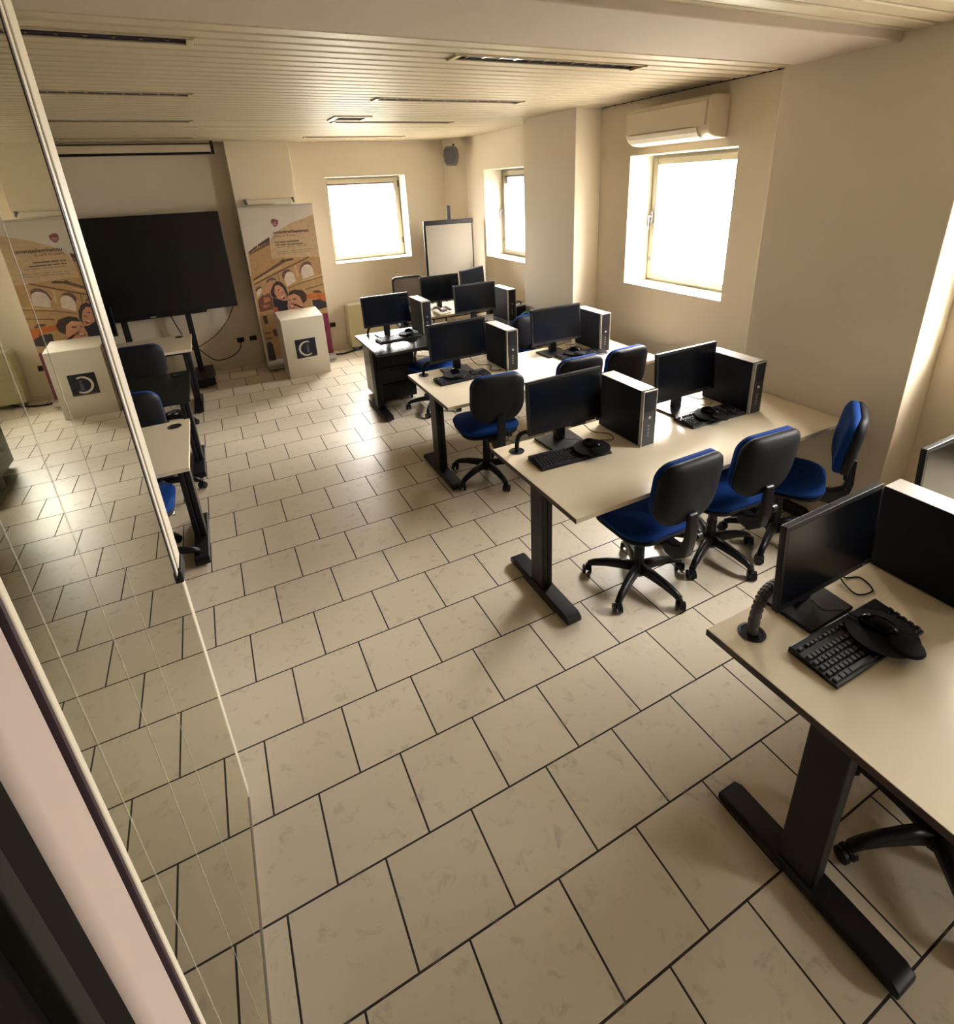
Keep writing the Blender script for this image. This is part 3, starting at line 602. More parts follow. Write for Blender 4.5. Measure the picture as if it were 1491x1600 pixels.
mb = MB(); mb.tube(spline([(.395, YT-.05, .35), (.36, YT-.06, .25), (.22, YT-.06, .16), (.05, YT-.05, .15), (-.05, YT-.06, .24), (-.12, YT-.06, .33), (-.2, YT-.10, .38), (-.28, YT-.12, .60), (-.34, YT-.18, .84)]), .006, 8)
tag(mb.build('power_cable', M['cable'], smooth=True), 'thin black cable looping from the plugged wall socket up behind the television', 'cable')
mb = MB(); mb.tube(spline([(.40, 6.60, .91), (.30, 6.66, .72), (.12, 6.72, .52), (-.10, 6.72, .40), (-.25, 6.70, .36)]), .005, 8)
tag(mb.build('video_cable', M['cable'], smooth=True), 'thin black cable hanging from the right corner of the television', 'cable')
mb = MB(); mb.tube(spline([(1.55, 6.62, .022), (1.66, 6.60, .014), (1.80, 6.64, .013), (1.95, 6.74, .014), (2.05, 6.80, .03)]), .011, 8)
tag(mb.build('floor_cable', M['cable'], smooth=True), 'thick black cable on the floor between the banner and the heater', 'cable')
# heater
t = empty('heater', (1.83, YB-.015, 0), 0, 'cream wall heater under the far window', 'heater')
mb = MB(); mb.box(0, .80, -.19, -.0, .06, .655); mb.build('casing', M['heater'], t, bevel=.012)
mb = MB(); mb.box(.03, .77, -.17, -.02, .655, .668)
for k in range(9): mb.box(.05+k*.08, .10+k*.08, -.15, -.04, .668, .673)
mb.build('top_grille', M['white'], t, bevel=.003)
mb = MB(); mb.box(.04, .10, -.16, -.04, 0, .06); mb.box(.70, .76, -.16, -.04, 0, .06); mb.build('foot', M['grey'], t)

# ================================================================ TELEVISION ON ITS TROLLEY
t = empty('television', (-.52, 6.50, .90), 0, 'huge black flat screen television on a floor stand against the back wall', 'television')
mb = MB(); mb.box(-.96, .96, -.035, .035, 0, 1.13); mb.build('housing', M['plastic'], t, bevel=.008)
MB().box(-.945, .945, -.037, -.034, .035, 1.115).build('screen', M['tvscreen'], t)
mb = MB(); mb.box(-.60, .60, -.030, .03, -.03, .002); mb.build('sensor_bar', M['plastic'], t, bevel=.004)
MB().box(-.01, .05, -.034, -.03, -.018, -.006).build('badge', M['silver'], t)
t = empty('television_stand', (-.48, 6.55, 0), 0, 'black steel trolley stand under the big television', 'stand')
for x in (-.34, .34): MB().box(x-.032, x+.032, -.01, .05, .10, .88).build('post', M['metal_black'], t, bevel=.004)
MB().box(-.31, .31, -.01, .03, .56, .60).build('crossbar', M['metal_black'], t, bevel=.004)
for x in (-.36, .36):
    MB().box(x-.10, x+.12, -.42, .22, .035, .125).build('foot', M['metal_black'], t, bevel=.012)
    for y in (-.36, .16):
        MB().lathe([(.018, -.012), (.032, -.010), (.032, .010), (.018, .012)], (x, y, .033), 16, 'x').build('caster', M['plastic'], t)

# ================================================================ BANNER
t = empty('roll_up_banner', (.65, 6.48, 0), 0, 'tall roll-up banner with ruin arches and a laughing couple, behind the white lectern box', 'banner')
base = MB().box(-.01, .89, -.10, .10, .012, .085).build('base_case', M['silver'], t, bevel=.012)
MB().box(-.005, .885, -.016, .016, 2.035, 2.06).build('top_rail', M['silver'], t, bevel=.004)
MB().tube([(.44, .03, .08), (.44, .03, 2.04)], .010).build('rear_pole', M['silver'], t)
for x in (.06, .78): MB().box(x, x+.05, -.18, .18, 0, .013).build('foot', M['silver'], t, bevel=.003)
sheet = MB().box(0, .88, 0, .001, .08, 2.04).build('printed_sheet', M['printbase'], t)
groups = {}
PM = {}
for k, (g, c, pts) in enumerate(ART):
    ok = []
    for q in pts:
        if not ok or (abs(q[0]-ok[-1][0])+abs(q[1]-ok[-1][1])) > .0015: ok.append(q)
    if len(ok) < 3: continue
    mb_, ms = groups.setdefault(g, (MB(), []))
    if c not in PM: PM[c] = mat('banner_ink', (c[0]*.72, c[1]*.64, c[2]*.60), .55, var=.28, scale=22)
    if PM[c] not in ms: ms.append(PM[c])
    mb_.mi = ms.index(PM[c]); y = -.0004 - .00005*k
    mb_.poly([(a, y, b) for a, b in ok])
gn = {'ruin': 'print_of_arches', 'people': 'print_of_couple', 'panel': 'print_of_panel', 'crest': 'print_of_crest', 'small_print': 'small_print'}
for g, (mb_, ms) in groups.items():
    o = mb_.build(gn[g], ms, sheet)
text_obj('print_of_name', 'unitelmaSapienza', .052, M['dark_print'], sheet, (.358, -.004, 1.252+.47), .43, .0004)
text_obj('print_of_place', 'Polo di Tivoli', .040, M['red_print'], sheet, (.354, -.004, 1.68), .262)

# ================================================================ WHITE LECTERN BOX
t = empty('lectern_box', (.845, 5.90, 0), math.radians(2.5), 'white wedge-topped lectern box with a dark blue C logo, in front of the banner', 'lectern')
MB().prism([(0, 0), (0, .752), (.36, .80), (.36, 0)], 0, .515, 'x').build('body', M['white'], t, bevel=.004)
lg = MB().box(.125, .375, -.003, .001, .248, .487).build('logo_plate', M['navy'], t)
cx_, cz_ = .255, .362
def arc(r0, a0, a1, w0, w1, ex=1.0, n=28):
    o, i_ = [], []
    for k in range(n+1):
        a = a0+(a1-a0)*k/n; w = w0+(w1-w0)*math.sin(PI*k/n)
        o.append((cx_+r0*ex*math.cos(a), cz_+r0*math.sin(a))); i_.append((cx_+(r0-w)*ex*math.cos(a), cz_+(r0-w)*math.sin(a)))
    return o, i_
o_, i_ = arc(.096, math.radians(62), math.radians(308), .014, .024)
mb = MB()
for k in range(len(o_)-1): mb.poly([(o_[k][0], -.0045, o_[k][1]), (o_[k+1][0], -.0045, o_[k+1][1]), (i_[k+1][0], -.0045, i_[k+1][1]), (i_[k][0], -.0045, i_[k][1])])
mb.build('logo_letter', M['white'], lg)
mb = MB(); mb.poly([(cx_+.000, -.0045, cz_-.055), (cx_+.030, -.0045, cz_-.055), (cx_+.030, -.0045, cz_+.02), (cx_+.000, -.0045, cz_+.02)]); mb.poly([(cx_+.000, -.0045, cz_+.03), (cx_+.030, -.0045, cz_+.03), (cx_+.030, -.0045, cz_+.05), (cx_+.000, -.0045, cz_+.05)]); mb.build('logo_letter', M['greyblue'], lg)
MB().box(.140, .365, -.0045, -.004, .258, .264).build('logo_line', M['greyblue'], lg)

# ================================================================ FLIP CHART
t = empty('flip_chart', (3.27, 6.20, 0), math.radians(-4), 'flip chart easel with a blank white pad in the far right corner', 'flip chart')
MB().box(-.36, .36, .0, .02, .72, 1.75).build('board', M['metal_black'], t, bevel=.004)
MB().box(-.36, .36, -.022, .0, 1.69, 1.75).build('clamp_bar', M['metal_black'], t, bevel=.006)
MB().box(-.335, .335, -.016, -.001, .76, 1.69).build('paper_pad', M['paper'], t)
MB().box(.00, .05, .022, .04, 1.30, 1.93).build('mast', M['metal_black'], t, bevel=.004)
for x0, x1, y0, y1 in ((-.30, -.36, .0, -.12), (.30, .36, .0, -.12), (.0, .0, .04, .45)):
    MB().tube([(x0, y0+.03, 1.3 if y1 > 0 else .80), (x1, y1, .01)], .012).build('leg', M['metal_black'], t)
# ================================================================ DESKS
TOPZ = .74
def make_desk(name, x0, x1, y0, y1, top, edge, label, group, footx=None, leftfoot=True, rightfoot=True, grom=(), trim=None):
    L = x1-x0; D = y1-y0
    t = empty(name, (x0, y0, 0), 0, label, 'desk', group)
    MB().box(0, L, 0, D, TOPZ-.025, TOPZ).build('desk_top', top, t, bevel=.002)
    if edge is not top:
        MB().box(-.0015, 0, 0, D, TOPZ-.026, TOPZ-.0015).build('edge_band', edge, t)
    f = MB(); f.box(.10, L-.10, .10, .14, TOPZ-.065, TOPZ-.0255); f.box(.10, L-.10, D-.14, D-.10, TOPZ-.065, TOPZ-.0255); f.build('under_frame', M['metal_black'], t, bevel=.003)
    for on, x in ((leftfoot, .075), (rightfoot, L-.075)):
        if not on: continue
        leg = MB(); leg.box(x-.035, x-.002, D/2-.060, D/2+.060, .055, TOPZ-.06); leg.box(x+.002, x+.035, D/2-.055, D/2+.055, .055, TOPZ-.06)
        lg = leg.build('leg', M['metal_black'], t, bevel=.006)
        MB().box(x-.035, x+.035, .09, D-.20, TOPZ-.065, TOPZ-.0255).build('top_bracket', M['metal_black'], lg, bevel=.004)
        ft = MB(); ft.prism([(.09, .012), (.09, .040), (.12, .058), (D-.15, .058), (D-.12, .040), (D-.12, .012)], x-.045, x+.045, 'x'); ft.build('foot', M['metal_black'], lg, bevel=.006)
        gl = MB()
        for y in (.13, D-.16): gl.lathe([(.022, 0), (.022, .006), (.012, .013)], (x, y, 0), 12)
        gl.build('glide', M['plastic'], lg)
    for gx, gy in grom:
        gm = MB(); gm.lathe([(.028, -.001), (.042, -.001), (.044, .003), (.036, .004), (.034, .001), (.028, .001)], (gx, gy, TOPZ), 28); gm.mi = 1
        gm.lathe([(.033, -.0012), (.033, .0012)], (gx, gy, TOPZ), 24); gm.build('grommet', [M['plastic'], M['cable']], t, smooth=False)
    return t
GR = 'light laminate desks with black T-feet'
make_desk('desk', 1.465, 3.74, -.775, .045, M['desk'], M['deskedge'], 'light laminate desk nearest the camera at the lower right', GR, grom=((.115, .735),))
make_desk('desk', 1.465, 3.495, .785, 1.60, M['desk'], M['deskedge'], 'light laminate desk of the second row, in front of the blank wide pillar', GR, grom=((.11, .72),))
make_desk('desk', 1.495, 3.50, 2.32, 3.15, M['desk'], M['deskedge'], 'light laminate desk of the third row, below the air conditioner', GR, grom=((.11, .75),))
make_desk('desk', 1.445, 3.44, 3.85, 4.68, M['blackdesk'], M['blackdesk'], 'black desk of the fourth row on the window side, with a pedestal under it', 'black desks', grom=((.12, .74),))
make_desk('teacher_desk', 2.15, 3.50, 4.98, 5.70, M['desk'], M['deskedge'], 'light desk farthest back, before the flip chart and mesh chair', GR)
make_desk('desk', -2.0, -.135, 2.33, 3.15, M['desk'], M['deskedge'], 'light laminate desk nearest the glass door, its end showing', GR, leftfoot=True, grom=((1.775, .715),))
make_desk('desk', -2.0, -.135, 3.59, 4.42, M['blackdesk'], M['blackdesk'], 'black desk in the left run, between the two light ones', 'black desks', grom=((1.775, .72),))
make_desk('desk', -2.0, -.125, 5.20, 5.96, M['desk'], M['deskedge'], 'light laminate desk under the big television in the left run', GR, grom=((1.75, .66),))
# pedestal under the black desk
t = empty('pedestal', (1.565, 4.40, 0), 0, 'black drawer pedestal under the end of the black desk', 'cabinet')
MB().box(0, .42, 0, .50, .05, .62).build('body', M['blackdesk'], t, bevel=.004)
for k in range(3):
    d = MB().box(.01, .41, -.018, -.001, .06+k*.185, .235+k*.185).build('drawer', M['metal_black'], t, bevel=.003)
    MB().box(.14, .28, -.028, -.018, .20+k*.185, .21+k*.185).build('handle', M['plastic'], d)
for x, y in ((.05, .05), (.37, .05), (.05, .45), (.37, .45)): MB().lathe([(.015, -.01), (.024, -.008), (.024, .008), (.015, .01)], (x, y, .025), 14, 'x').build('caster', M['plastic'], t)

# ================================================================ COMPUTERS
def make_monitor():
    r = empty('monitor', (0, 0, 0), 0, '', 'monitor', 'black flat monitors')
    T = Matrix.Translation((0, 0, .275)) @ Matrix.Rotation(math.radians(-4), 4, 'X')
    W, H = .51, .315
    mb = MB(); mb.prism(rrect(W, H, .006, 3), -.012, .010, 'y'); mb.xf(T); h = mb.build('housing', M['plastic'], r, bevel=.003)
    mb = MB(); mb.prism(rrect(W*.62, H*.62, .03, 4), .010, .036, 'y'); mb.xf(T); mb.build('rear_cover', M['plastic'], h, bevel=.012)
    mb = MB(); mb.prism(rrect(W-.030, H-.040, .001, 1), -.0128, -.011, 'y'); mb.xf(T @ Matrix.Translation((0, 0, .004))); mb.build('screen', M['screen'], r)
    mb = MB(); mb.box(.20, .215, -.0135, -.0115, -.150, -.147); mb.xf(T); mb.build('power_light', M['silver'], h)
    mb = MB(); mb.prism([(.035, .012), (.075, .012), (.060, .24), (.040, .33), (.030, .33), (.036, .22)], -.032, .032, 'x'); mb.build('neck', M['plastic'], r, bevel=.005)
    mb = MB(); mb.prism([(-.115, -.065), (.115, -.065), (.125, .135), (-.125, .135)], 0, .014, 'z'); mb.build('base', M['plastic'], r, bevel=.005)
    return r
def make_pc():
    r = empty('computer', (0, 0, 0), 0, '', 'computer', 'upright small desktop computers')
    mb = MB(); mb.box(-.050, .050, -.165, .19, .004, .338); mb.build('case', M['chassis'], r, bevel=.003)
    mb = MB(); mb.box(-.0505, .0505, -.185, .188, .3385, .3415); mb.build('top_cover', M['silver'], r, bevel=.002)
    mb = MB(); mb.prism([(-.0505, .002), (-.0505, .3415), (.0505, .3415), (.0505, .002), (.044, .002), (.044, .335), (-.044, .335), (-.044, .002)], -.188, -.165, 'y'); mb.build('front_trim', M['silver'], r, bevel=.0015)
    fp = MB().box(-.044, .044, -.186, -.165, .002, .335).build('front_panel', M['plastic'], r, bevel=.002)
    MB().box(-.036, .036, -.1875, -.186, .215, .325).build('drive_bay', M['plastic2'], fp, bevel=.001)
    MB().lathe([(.0085, -.1895), (.0085, -.185)], (.002, 0, .178), 18, 'y').build('power_button', M['silver'], fp)
    mb = MB()
    for k in range(4): mb.box(-.008, .006, -.1875, -.1855, .060+k*.020, .070+k*.020)
    mb.build('front_port', M['grey'], fp)
    mb = MB()
    for x in (-.035, .035):
        for y in (-.15, .16): mb.lathe([(.010, 0), (.010, .005)], (x, y, 0), 10)
    mb.build('rubber_foot', M['cable'], r)
    return r
def make_keyboard():
    r = empty('keyboard', (0, 0, 0), 0, '', 'keyboard', 'black keyboards')
    mb = MB(); mb.prism([(-.078, .0), (-.078, .010), (.078, .024), (.082, .020), (.082, 0)], -.225, .225, 'x'); mb.build('body', M['plastic'], r, bevel=.003)
    mb = MB(); cols = [-.215+.0195*i for i in range(15)]
    def key(x, y, w=.0165, d=.0165):
        z = .010+(y+.078)*.09
        a = [(x, y, z), (x+w, y, z), (x+w, y+d, z+.0015), (x, y+d, z+.0015)]
        b = [(x+.002, y+.0025, z+.008), (x+w-.002, y+.0025, z+.008), (x+w-.002, y+d-.002, z+.0095), (x+.002, y+d-.002, z+.0095)]
        va = [mb.bm.verts.new(p) for p in a]; vb = [mb.bm.verts.new(p) for p in b]
        mb.bm.faces.new(vb)
        for i in range(4): mb.bm.faces.new([va[i], va[(i+1) % 4], vb[(i+1) % 4], vb[i]])
    for row in range(5):
        y = -.070+row*.021+(.008 if row == 5 else 0)
        if row == 0:
            for x, w in ((-.215, .024), (-.189, .022), (-.165, .022), (-.141, .11), (-.029, .022), (-.005, .022), (.019, .022), (.043, .024)): key(x, y, w)
        else:
            for x in cols[:14]: key(x, y)
        if row in (0, 1, 3, 4):
            for x in (.080, .0995, .119): 
                if row == 1 and x != .0995: continue
                key(x, y)
        for x in (.148, .1675, .187, .2065-.0005): key(x, y, .0155)
    for g in ((-.215, 1), (-.18, 4), (-.095, 4), (-.010, 4), (.080, 3)):
        for k in range(g[1]): key(g[0]+k*.0195, .048, .0165, .012)
    ks = mb.build('keys', M['key'], r); ks['kind'] = 'stuff'
    return r
def make_mouse():
    r = empty('mouse', (0, 0, 0), 0, '', 'mouse', 'black mice')
    mb = MB(); bmesh.ops.create_uvsphere(mb.bm, u_segments=20, v_segments=12, radius=1.0)
    for v in mb.bm.verts:
        x, y, z = v.co; v.co = (x*.031*(1-.12*y), y*.056, max(z, -.25)*.030+.0085)
    mb.build('shell', M['screen'], r, smooth=True)
    MB().lathe([(.0055, -.0035), (.0065, 0), (.0055, .0035)], (0, .030, .031), 12, 'x').build('wheel', M['grey'], r)
    mb = MB(); mb.tube(spline([(0, .055, .008), (.01, .10, .006), (-.02, .15, .004), (.01, .19, .004)]), .0018, 6); mb.build('cord', M['cable'], r)
    return r
def make_pad():
    mb = MB()
    pts = [(.105*math.cos(a)*(1 if math.sin(a) > 0 else 1.0), .10*math.sin(a)) for a in [2*PI*k/32 for k in range(32)]]
    mb.prism(pts, 0, .004, 'z')
    mb.lathe([(.050, .004), (.045, .014), (.030, .019), (.004, .020)], (.0, -.070, 0), 24)
    o = mb.build('mouse_pad', M['cable'], None, bevel=.001)
    return tag(o, '', 'mouse pad', 'black mouse pads')
mon = make_monitor(); pc = make_pc(); kb = make_keyboard(); mo = make_mouse(); pad = make_pad()
S = {k: {'used': False, 'src': v} for k, v in (('mon', mon), ('pc', pc), ('kb', kb), ('mo', mo), ('pad', pad))}
# desk row name, monitor (x, y, lift, yaw), computer (x, y), keyboard (x, y, yaw), pad (x, y), mouse
STN = [
  ('on the nearest desk, left', 'left of the two on the nearest desk', (1.855, -.075, -.005, 0), (2.315, -.20), (1.835, -.232, -1), (1.905, -.262)),
  ('on the nearest desk, right', 'cut off by the right photo edge on the nearest desk', (2.74, -.02, .0, 0), None, None, None),
  ('on the second-row desk, left', 'left of the two on the second-row desk', (1.86, 1.44, -.01, 0), (2.245, 1.355), (1.795, 1.29, -4), (1.925, 1.265)),
  ('on the second-row desk, right', 'right of the two on the second-row desk', (2.775, 1.42, -.01, 0), (3.135, 1.345), (2.85, 1.255, -2), (2.83, 1.235)),
  ('on the third-row desk, left', 'left of the two on the third-row desk', (1.885, 2.965, -.005, 0), (2.275, 2.94), (1.845, 2.815, 1), (1.80, 2.85)),
  ('on the third-row desk, right', 'right of the two on the third-row desk', (2.81, 2.92, -.005, 0), (3.225, 2.94), (2.98, 2.765, -4), (2.93, 2.80)),
  ('on the black fourth-row desk, left', 'left of the two on the black desk', (1.755, 4.46, -.01, 0), (2.135, 4.48), (1.80, 4.29, 3), (1.93, 4.33)),
  ('on the black fourth-row desk, right', 'right of the two on the black desk', (2.775, 4.45, -.01, 0), (3.155, 4.47), None, None),
  ('on the teacher desk', 'alone facing the room on the desk farthest back', (2.69, 5.25, -.045, 0), None, None, None),
]
for nm, which, m_, p_, k_, d_ in STN:
    place(mon, S['mon'], (m_[0], m_[1], TOPZ+.0006), math.radians(m_[3]), 'black flat monitor, ' + which)
    if p_: place(pc, S['pc'], (p_[0], p_[1], TOPZ+.0006), 0, 'upright black computer with silver edges, ' + which)
    if k_: place(kb, S['kb'], (k_[0], k_[1], TOPZ+.0006), math.radians(k_[2]), 'black keyboard, ' + which)
    if d_:
        place(pad, S['pad'], (d_[0], d_[1], TOPZ+.034 if nm != 'x' else TOPZ), 0, 'round black mouse pad with wrist rest, ' + which)
        place(mo, S['mo'], (d_[0]+.01, d_[1]+.02, TOPZ+.038), math.radians(25), 'black mouse on its pad, ' + which)
o = place(mon, S['mon'], (3.26, 5.50, TOPZ+.0006), math.radians(28), 'grey-looking monitor turned away beside the flip chart, at the back desk end')
o = place(mon, S['mon'], (-1.05, 5.80, TOPZ), 0, 'black monitor on the left desk, overlapping the television corner')

# bundled cables rising from the grommets
def spiral_cable(p0, p1, label, r=.013):
    a, b = Vector(p0), Vector(p1); pth = bez(a, a+Vector((0, 0, .16 if r > .014 else .11)), b-Vector((.09, 0, -.015)), b, 52)
    mb = MB(); rr = [r*(1.0 if (k % 4) else .80) for k in range(len(pth))]
    mb.tube(pth, rr, 10); o = mb.build('cable_sleeve', M['sleeve'] if r > .014 else M['cable'])
    tag(o, label, 'cable', 'spiral cable sleeves')
spiral_cable((1.58, -.04, TOPZ), (1.73, -.02, .875), 'thick ribbed cable sleeve rising from the nearest desk hole', .019)
spiral_cable((1.575, 1.505, TOPZ), (1.66, 1.47, .86), 'ribbed cable sleeve rising from the second-row desk hole')
spiral_cable((1.605, 3.07, TOPZ), (1.72, 2.99, .86), 'ribbed cable sleeve rising from the third-row desk hole', .012)
spiral_cable((1.565, 4.59, TOPZ), (1.70, 4.52, .86), 'ribbed cable sleeve rising from the black desk hole', .012)
def loose(name, pts, label, r=.0028, m='cable'):
    mb = MB(); mb.tube(spline(pts), r, 6); tag(mb.build(name, M[m], smooth=True), label, 'cable')
loose('cable', [(2.02, -.02, .86), (2.06, .0, .78), (2.10, -.03, .745), (2.15, -.06, .744), (2.12, -.12, .744), (2.05, -.10, .744), (2.08, -.02, .76), (2.12, .0, .82)], 'tangled black cable beside the monitor stand of the nearest desk')
loose('cable', [(2.00, 1.52, .86), (2.05, 1.50, .79), (2.10, 1.47, .744), (2.16, 1.40, .744), (2.13, 1.33, .744), (2.06, 1.36, .744)], 'thin black cable curling between monitor and computer, second-row left place')
loose('cable', [(2.90, 1.50, .86), (2.95, 1.55, .78), (3.02, 1.52, .744), (3.08, 1.46, .744), (3.02, 1.40, .744), (2.94, 1.43, .745)], 'thin grey cable curling between monitor and computer, second-row right place', .0028, 'cable_w')
loose('cable', [(1.98, 2.98, .86), (2.04, 3.0, .79), (2.10, 3.04, .744), (2.18, 2.98, .744), (2.12, 2.86, .744), (2.20, 2.82, .744)], 'thin black cable curling under the left monitor of the third row')
loose('cable', [(2.95, 3.0, .84), (3.02, 3.06, .76), (3.10, 3.08, .744), (3.12, 2.98, .744), (3.06, 2.95, .744)], 'thin grey cable behind the right monitor of the third row', .0028, 'cable_w')
loose('cable', [(1.93, 4.56, .86), (1.98, 4.62, .78), (2.03, 4.55, .744), (1.98, 4.48, .744), (2.04, 4.42, .744)], 'thin grey cable behind the left monitor of the black desk', .0028, 'cable_w')
loose('cable', [(3.29, 2.98, .744), (3.33, 2.90, .744), (3.33, 2.80, .744), (3.26, 2.70, .744)], 'pale cable around the third-row right computer', .0025, 'cable_w')
# teacher desk clutter
def label_holder(): pass
t = empty('desk_phone', (2.62, 5.07, TOPZ+.0006), math.radians(20), 'pale telephone-like device on the farthest desk under the monitor', 'telephone')
MB().prism([(-.07, 0), (-.07, .02), (.07, .055), (.07, 0)], -.09, .09, 'x').build('body', M['white'], t, bevel=.006)
MB().tube(bez((-.06, -.06, .05), (-.06, -.03, .085), (-.06, .04, .095), (-.06, .07, .07), 10), .016).build('handset', M['grey'], t, smooth=True)
MB().box(-.01, .07, -.045, .035, .036, .046).build('keypad', M['grey'], t)
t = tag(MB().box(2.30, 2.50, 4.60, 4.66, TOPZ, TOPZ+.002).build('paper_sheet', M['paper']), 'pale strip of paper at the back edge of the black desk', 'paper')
# fabric bundle at the end of the black desk
mb = MB(); bmesh.ops.create_icosphere(mb.bm, subdivisions=4, radius=1.0)
for v in mb.bm.verts:
    n_ = v.co.normalized(); f = 1+.10*math.sin(7*n_.x+2)*math.sin(6*n_.y)+.06*math.sin(13*n_.z+5*n_.x)
    v.co = Vector((n_.x*.11*f, n_.y*.09*f, max(-.35, n_.z)*.060*f+.024))
o = tag(mb.build('cloth_bundle', M['teal'], smooth=True), 'crumpled teal cloth at the window end of the black desk', 'cloth'); o.location = (3.345, 4.22, TOPZ)
t = empty('bag', (3.36, 4.50, TOPZ+.0006), math.radians(12), 'dark bag behind the teal cloth at the end of the black desk', 'bag')
MB().prism(rrect(.17, .14, .05), 0, .105, 'z').build('body', M['plastic2'], t, bevel=.02, seg=3)
MB().tube(bez((-.05, 0, .10), (-.04, 0, .16), (.04, 0, .16), (.05, 0, .10), 12), .007).build('strap', M['cable'], t, smooth=True)

# ================================================================ CHAIRS
def cushion(outline_w, outline_d, th, puff, r):
    """soft pad: rounded outline, bulging top"""
    mb = MB(); N = 11
    ring_prev = None; layers = [(.90, 0), (.99, .25*th), (1.0, .55*th), (.97, .82*th), (.88, th), (.6, th+puff*.7), (.25, th+puff)]
    pts = rrect(outline_w, outline_d, r, 6); rings = []
    for s_, z in layers: rings.append([mb.bm.verts.new((x*s_, y*s_, z)) for x, y in pts])
    n = len(pts)
    for a, b in zip(rings[:-1], rings[1:]):
        for k in range(n): mb.bm.faces.new([a[k], a[(k+1) % n], b[(k+1) % n], b[k]])
    mb.bm.faces.new(rings[0][::-1]); mb.bm.faces.new(rings[-1])
    return mb
def make_chair():
    r = empty('office_chair', (0, 0, 0), 0, '', 'chair', 'blue office chairs')
    # five-star base
    hub = MB(); hub.lathe([(.040, .065), (.048, .075), (.046, .115), (.034, .135)], (0, 0, 0), 24); hub.build('hub', M['plastic'], r, smooth=True)
    for k in range(5):
        a = math.radians(-81+72*k); c, s = math.cos(a), math.sin(a)
        leg = MB(); pr = [(.02, .112, .028, .028), (.10, .112, .024, .026), (.18, .104, .021, .022), (.25, .088, .019, .018), (.285, .070, .018, .015)]
        rings = []
        for d, z, w, h in pr:
            ring = []
            for (u, v) in ((-1, -.8), (-.75, .7), (0, 1), (.75, .7), (1, -.8), (0, -1)):
                ring.append(leg.bm.verts.new((d*c-u*w*s, d*s+u*w*c, z+v*h)))
            rings.append(ring)
        for A, B in zip(rings[:-1], rings[1:]):
            for i in range(6): leg.bm.faces.new([A[i], A[(i+1) % 6], B[(i+1) % 6], B[i]])
        leg.bm.faces.new(rings[0][::-1]); leg.bm.faces.new(rings[-1])
        L = leg.build('base_leg', M['plastic'], r, smooth=True)
        cs = MB(); ca = a + [0.7, -0.5, 1.2, 0.2, -0.9][k]
        for off in (-.017, .017): cs.lathe([(.014, off-.010), (.027, off-.007), (.027, off+.007), (.014, off+.010)], (0, 0, .027), 18, 'x')
        cs.prism([(-.030, .024), (-.022, .052), (.0, .060), (.020, .052), (.026, .036)], -.006, .006, 'x')
        cs.lathe([(.009, .05), (.009, .068)], (0, .0, 0), 10)
        cs.xf(Matrix.Translation((.288*c, .288*s, 0)) @ Matrix.Rotation(ca, 4, 'Z')); cs.build('caster', M['plastic'], L)
    col = MB(); col.lathe([(.030, .13), (.030, .24), (.026, .245), (.026, .33), (.022, .335), (.022, .41)], (0, 0, 0), 20); col.build('gas_column', M['plastic'], r, smooth=False, bevel=.002)
    # seat
    mb = MB(); mb.prism(rrect(.44, .42, .12, 6), .425, .452, 'z'); mb.build('seat_shell', M['plastic2'], r, bevel=.010)
    mb = cushion(.46, .44, .048, .012, .13); mb.xf(Matrix.Translation((0, 0, .450))); mb.build('seat', M['blue'], r, smooth=True)
    # mechanism
    mb = MB(); mb.box(-.06, .06, -.19, .10, .385, .425); mb.build('tilt_mechanism', M['plastic'], r, bevel=.012)
    MB().tube([(.06, -.05, .405), (.16, -.07, .40), (.21, -.08, .395)], [.006, .006, .012]).build('lever', M['chrome'], r, smooth=True)
    mb = MB(); mb.prism([(-.17, .395), (-.17, .43), (-.25, .43), (-.30, .46), (-.315, .52), (-.318, .66), (-.342, .655), (-.350, .50), (-.335, .40), (-.27, .345), (-.20, .355)], -.030, .030, 'x'); br = mb.build('back_bracket', M['plastic'], r, bevel=.010)
    MB().lathe([(.018, .038), (.024, .044), (.024, .075), (.016, .08)], (0, -.325, .50), 16, 'x').build('adjust_knob', M['plastic'], br)
    MB().lathe([(.012, .036), (.016, .040), (.016, .085), (.010, .09)], (0, -.255, .395), 16, 'x').build('adjust_pin', M['chrome'], br)
    # backrest: narrower rounded foot, flatter top
    out = rrect(.405, .365, [.09, .09, .13, .13], 7); T = Matrix.Translation((0, -.29, .770)) @ Matrix.Rotation(math.radians(7), 4, 'X')
    def curved(mb_): 
        for v in mb_.bm.verts: v.co.y += -.9*v.co.x**2*.0 + .55*v.co.x*v.co.x
        return mb_.xf(T)
    mb = MB(); rings = []
    for sc, y in ((.98, .0), (1.0, -.010), (.985, -.026), (.90, -.040), (.60, -.047), (.25, -.049)): rings.append([mb.bm.verts.new((x*sc, y, z*sc)) for x, z in out])
    n = len(out)
    for A, B in zip(rings[:-1], rings[1:]):
        for k in range(n): mb.bm.faces.new([A[k], A[(k+1) % n], B[(k+1) % n], B[k]])
    mb.bm.faces.new(rings[0][::-1]); mb.bm.faces.new(rings[-1]); curved(mb); mb.build('back_shell', M['plastic2'], r, smooth=True)
    mb = MB(); rings = []
    for sc, y in ((.97, .001), (.985, .012), (.975, .030), (.90, .042), (.60, .050), (.25, .053)): rings.append([mb.bm.verts.new((x*sc, y, z*sc)) for x, z in out])
    for A, B in zip(rings[:-1], rings[1:]):
        for k in range(n): mb.bm.faces.new([A[k], A[(k+1) % n], B[(k+1) % n], B[k]])
    mb.bm.faces.new(rings[0][::-1]); mb.bm.faces.new(rings[-1]); curved(mb); mb.build('backrest', M['blue'], r, smooth=True)
    return r
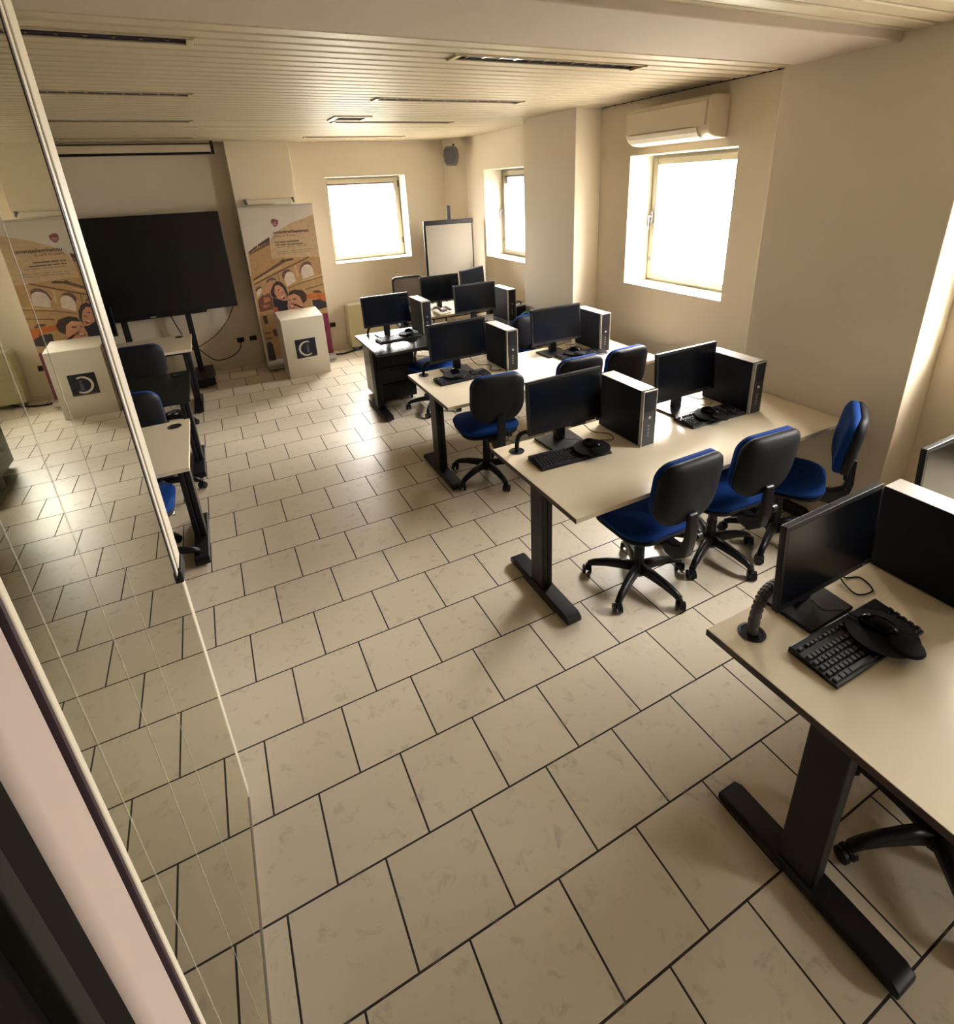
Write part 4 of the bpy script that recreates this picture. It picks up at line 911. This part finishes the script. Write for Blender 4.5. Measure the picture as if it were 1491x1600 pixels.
ch = make_chair(); cs_ = {'used': False, 'src': ch}
CH = [(2.05, .97, 0, 'blue office chair with charcoal shell, leftmost at the second-row desk'),
      (2.60, .95, -4, 'blue office chair in the middle of three at the second-row desk'),
      (3.05, .85, 32, 'blue office chair turned sideways against the wide blank pillar'),
      (1.87, 2.50, -6, 'blue office chair at the left end of the third-row desk'),
      (2.55, 2.50, 0, 'blue office chair at the third-row desk, showing only its back top, left of two'),
      (2.98, 2.49, 3, 'blue office chair nearest the window wall at the third-row desk'),
      (2.06, 4.05, 25, 'blue office chair mostly hidden, pushed under the black desk left place'),
      (2.99, 3.91, 0, 'blue office chair at the right end of the black desk'),
      (1.98, -.53, 20, 'dark chair base under the nearest desk at the lower right'),
      (-.50, 2.55, 0, 'bright blue chair seat seen between the glass door edge and nearest left desk'),
      (-.475, 3.58, -4, 'blue office chair at the black desk of the left run'),
      (-.52, 5.06, -3, 'blue office chair at the light desk under the television')]
for x, y, a, lab in CH:
    o = place(ch, cs_, (x, y, 0), math.radians(a), lab)
    if 'sideways' in lab or 'nearest the window wall' in lab:      # five-star foot swivelled between its neighbour's legs
        for q in bpy.data.objects:
            if q.parent == o and q.name.split('.')[0] in ('base_leg', 'hub'): q.rotation_euler.z = math.radians(36)
# mesh-backed chair behind the teacher desk
t = empty('mesh_chair', (2.56, 5.95, 0), math.radians(180-8), 'dark mesh-backed chair behind the farthest desk under the window', 'chair')
MB().lathe([(.03, .1), (.03, .42)], (0, 0, 0), 16).build('column', M['plastic'], t)
for k in range(5):
    a = 2*PI*k/5; L = MB().tube([(0, 0, .10), (.18*math.cos(a), .18*math.sin(a), .09), (.28*math.cos(a), .28*math.sin(a), .06)], [.025, .02, .015]).build('base_leg', M['plastic'], t)
    MB().lathe([(.014, -.02), (.026, -.014), (.026, .014), (.014, .02)], (.28*math.cos(a), .28*math.sin(a), .026), 14, 'x').build('caster', M['plastic'], L)
cushion(.46, .44, .05, .01, .1).xf(Matrix.Translation((0, 0, .43))).build('seat', M['plastic2'], t, smooth=True)
o2 = rrect(.42, .46, .06, 6); i2 = rrect(.37, .41, .045, 6); mb = MB()
n = len(o2)
F = [[mb.bm.verts.new((x, y, z)) for x, z in q] for q, y in ((o2, -.012), (i2, -.012), (i2, .012), (o2, .012))]
for a, b in ((0, 1), (1, 2), (2, 3), (3, 0)):
    for k in range(n): mb.bm.faces.new([F[a][k], F[a][(k+1) % n], F[b][(k+1) % n], F[b][k]])
mb.xf(Matrix.Translation((0, -.24, .83)))
fr = mb.build('back_frame', M['plastic'], t, bevel=.003)
MB().prism(i2, -.003, .003, 'y').xf(Matrix.Translation((0, -.24, .83))).build('mesh_back', M['mesh'], t)
MB().tube([(0, -.10, .42), (0, -.25, .42), (0, -.27, .65)], .018).build('back_support', M['plastic'], t)

# ================================================================ OUTSIDE
struct(MB().box(-30, 60, -40, 60, -3.4, -3.2).build('ground', mat('pale_ground', (.22, .21, .18), .9)))
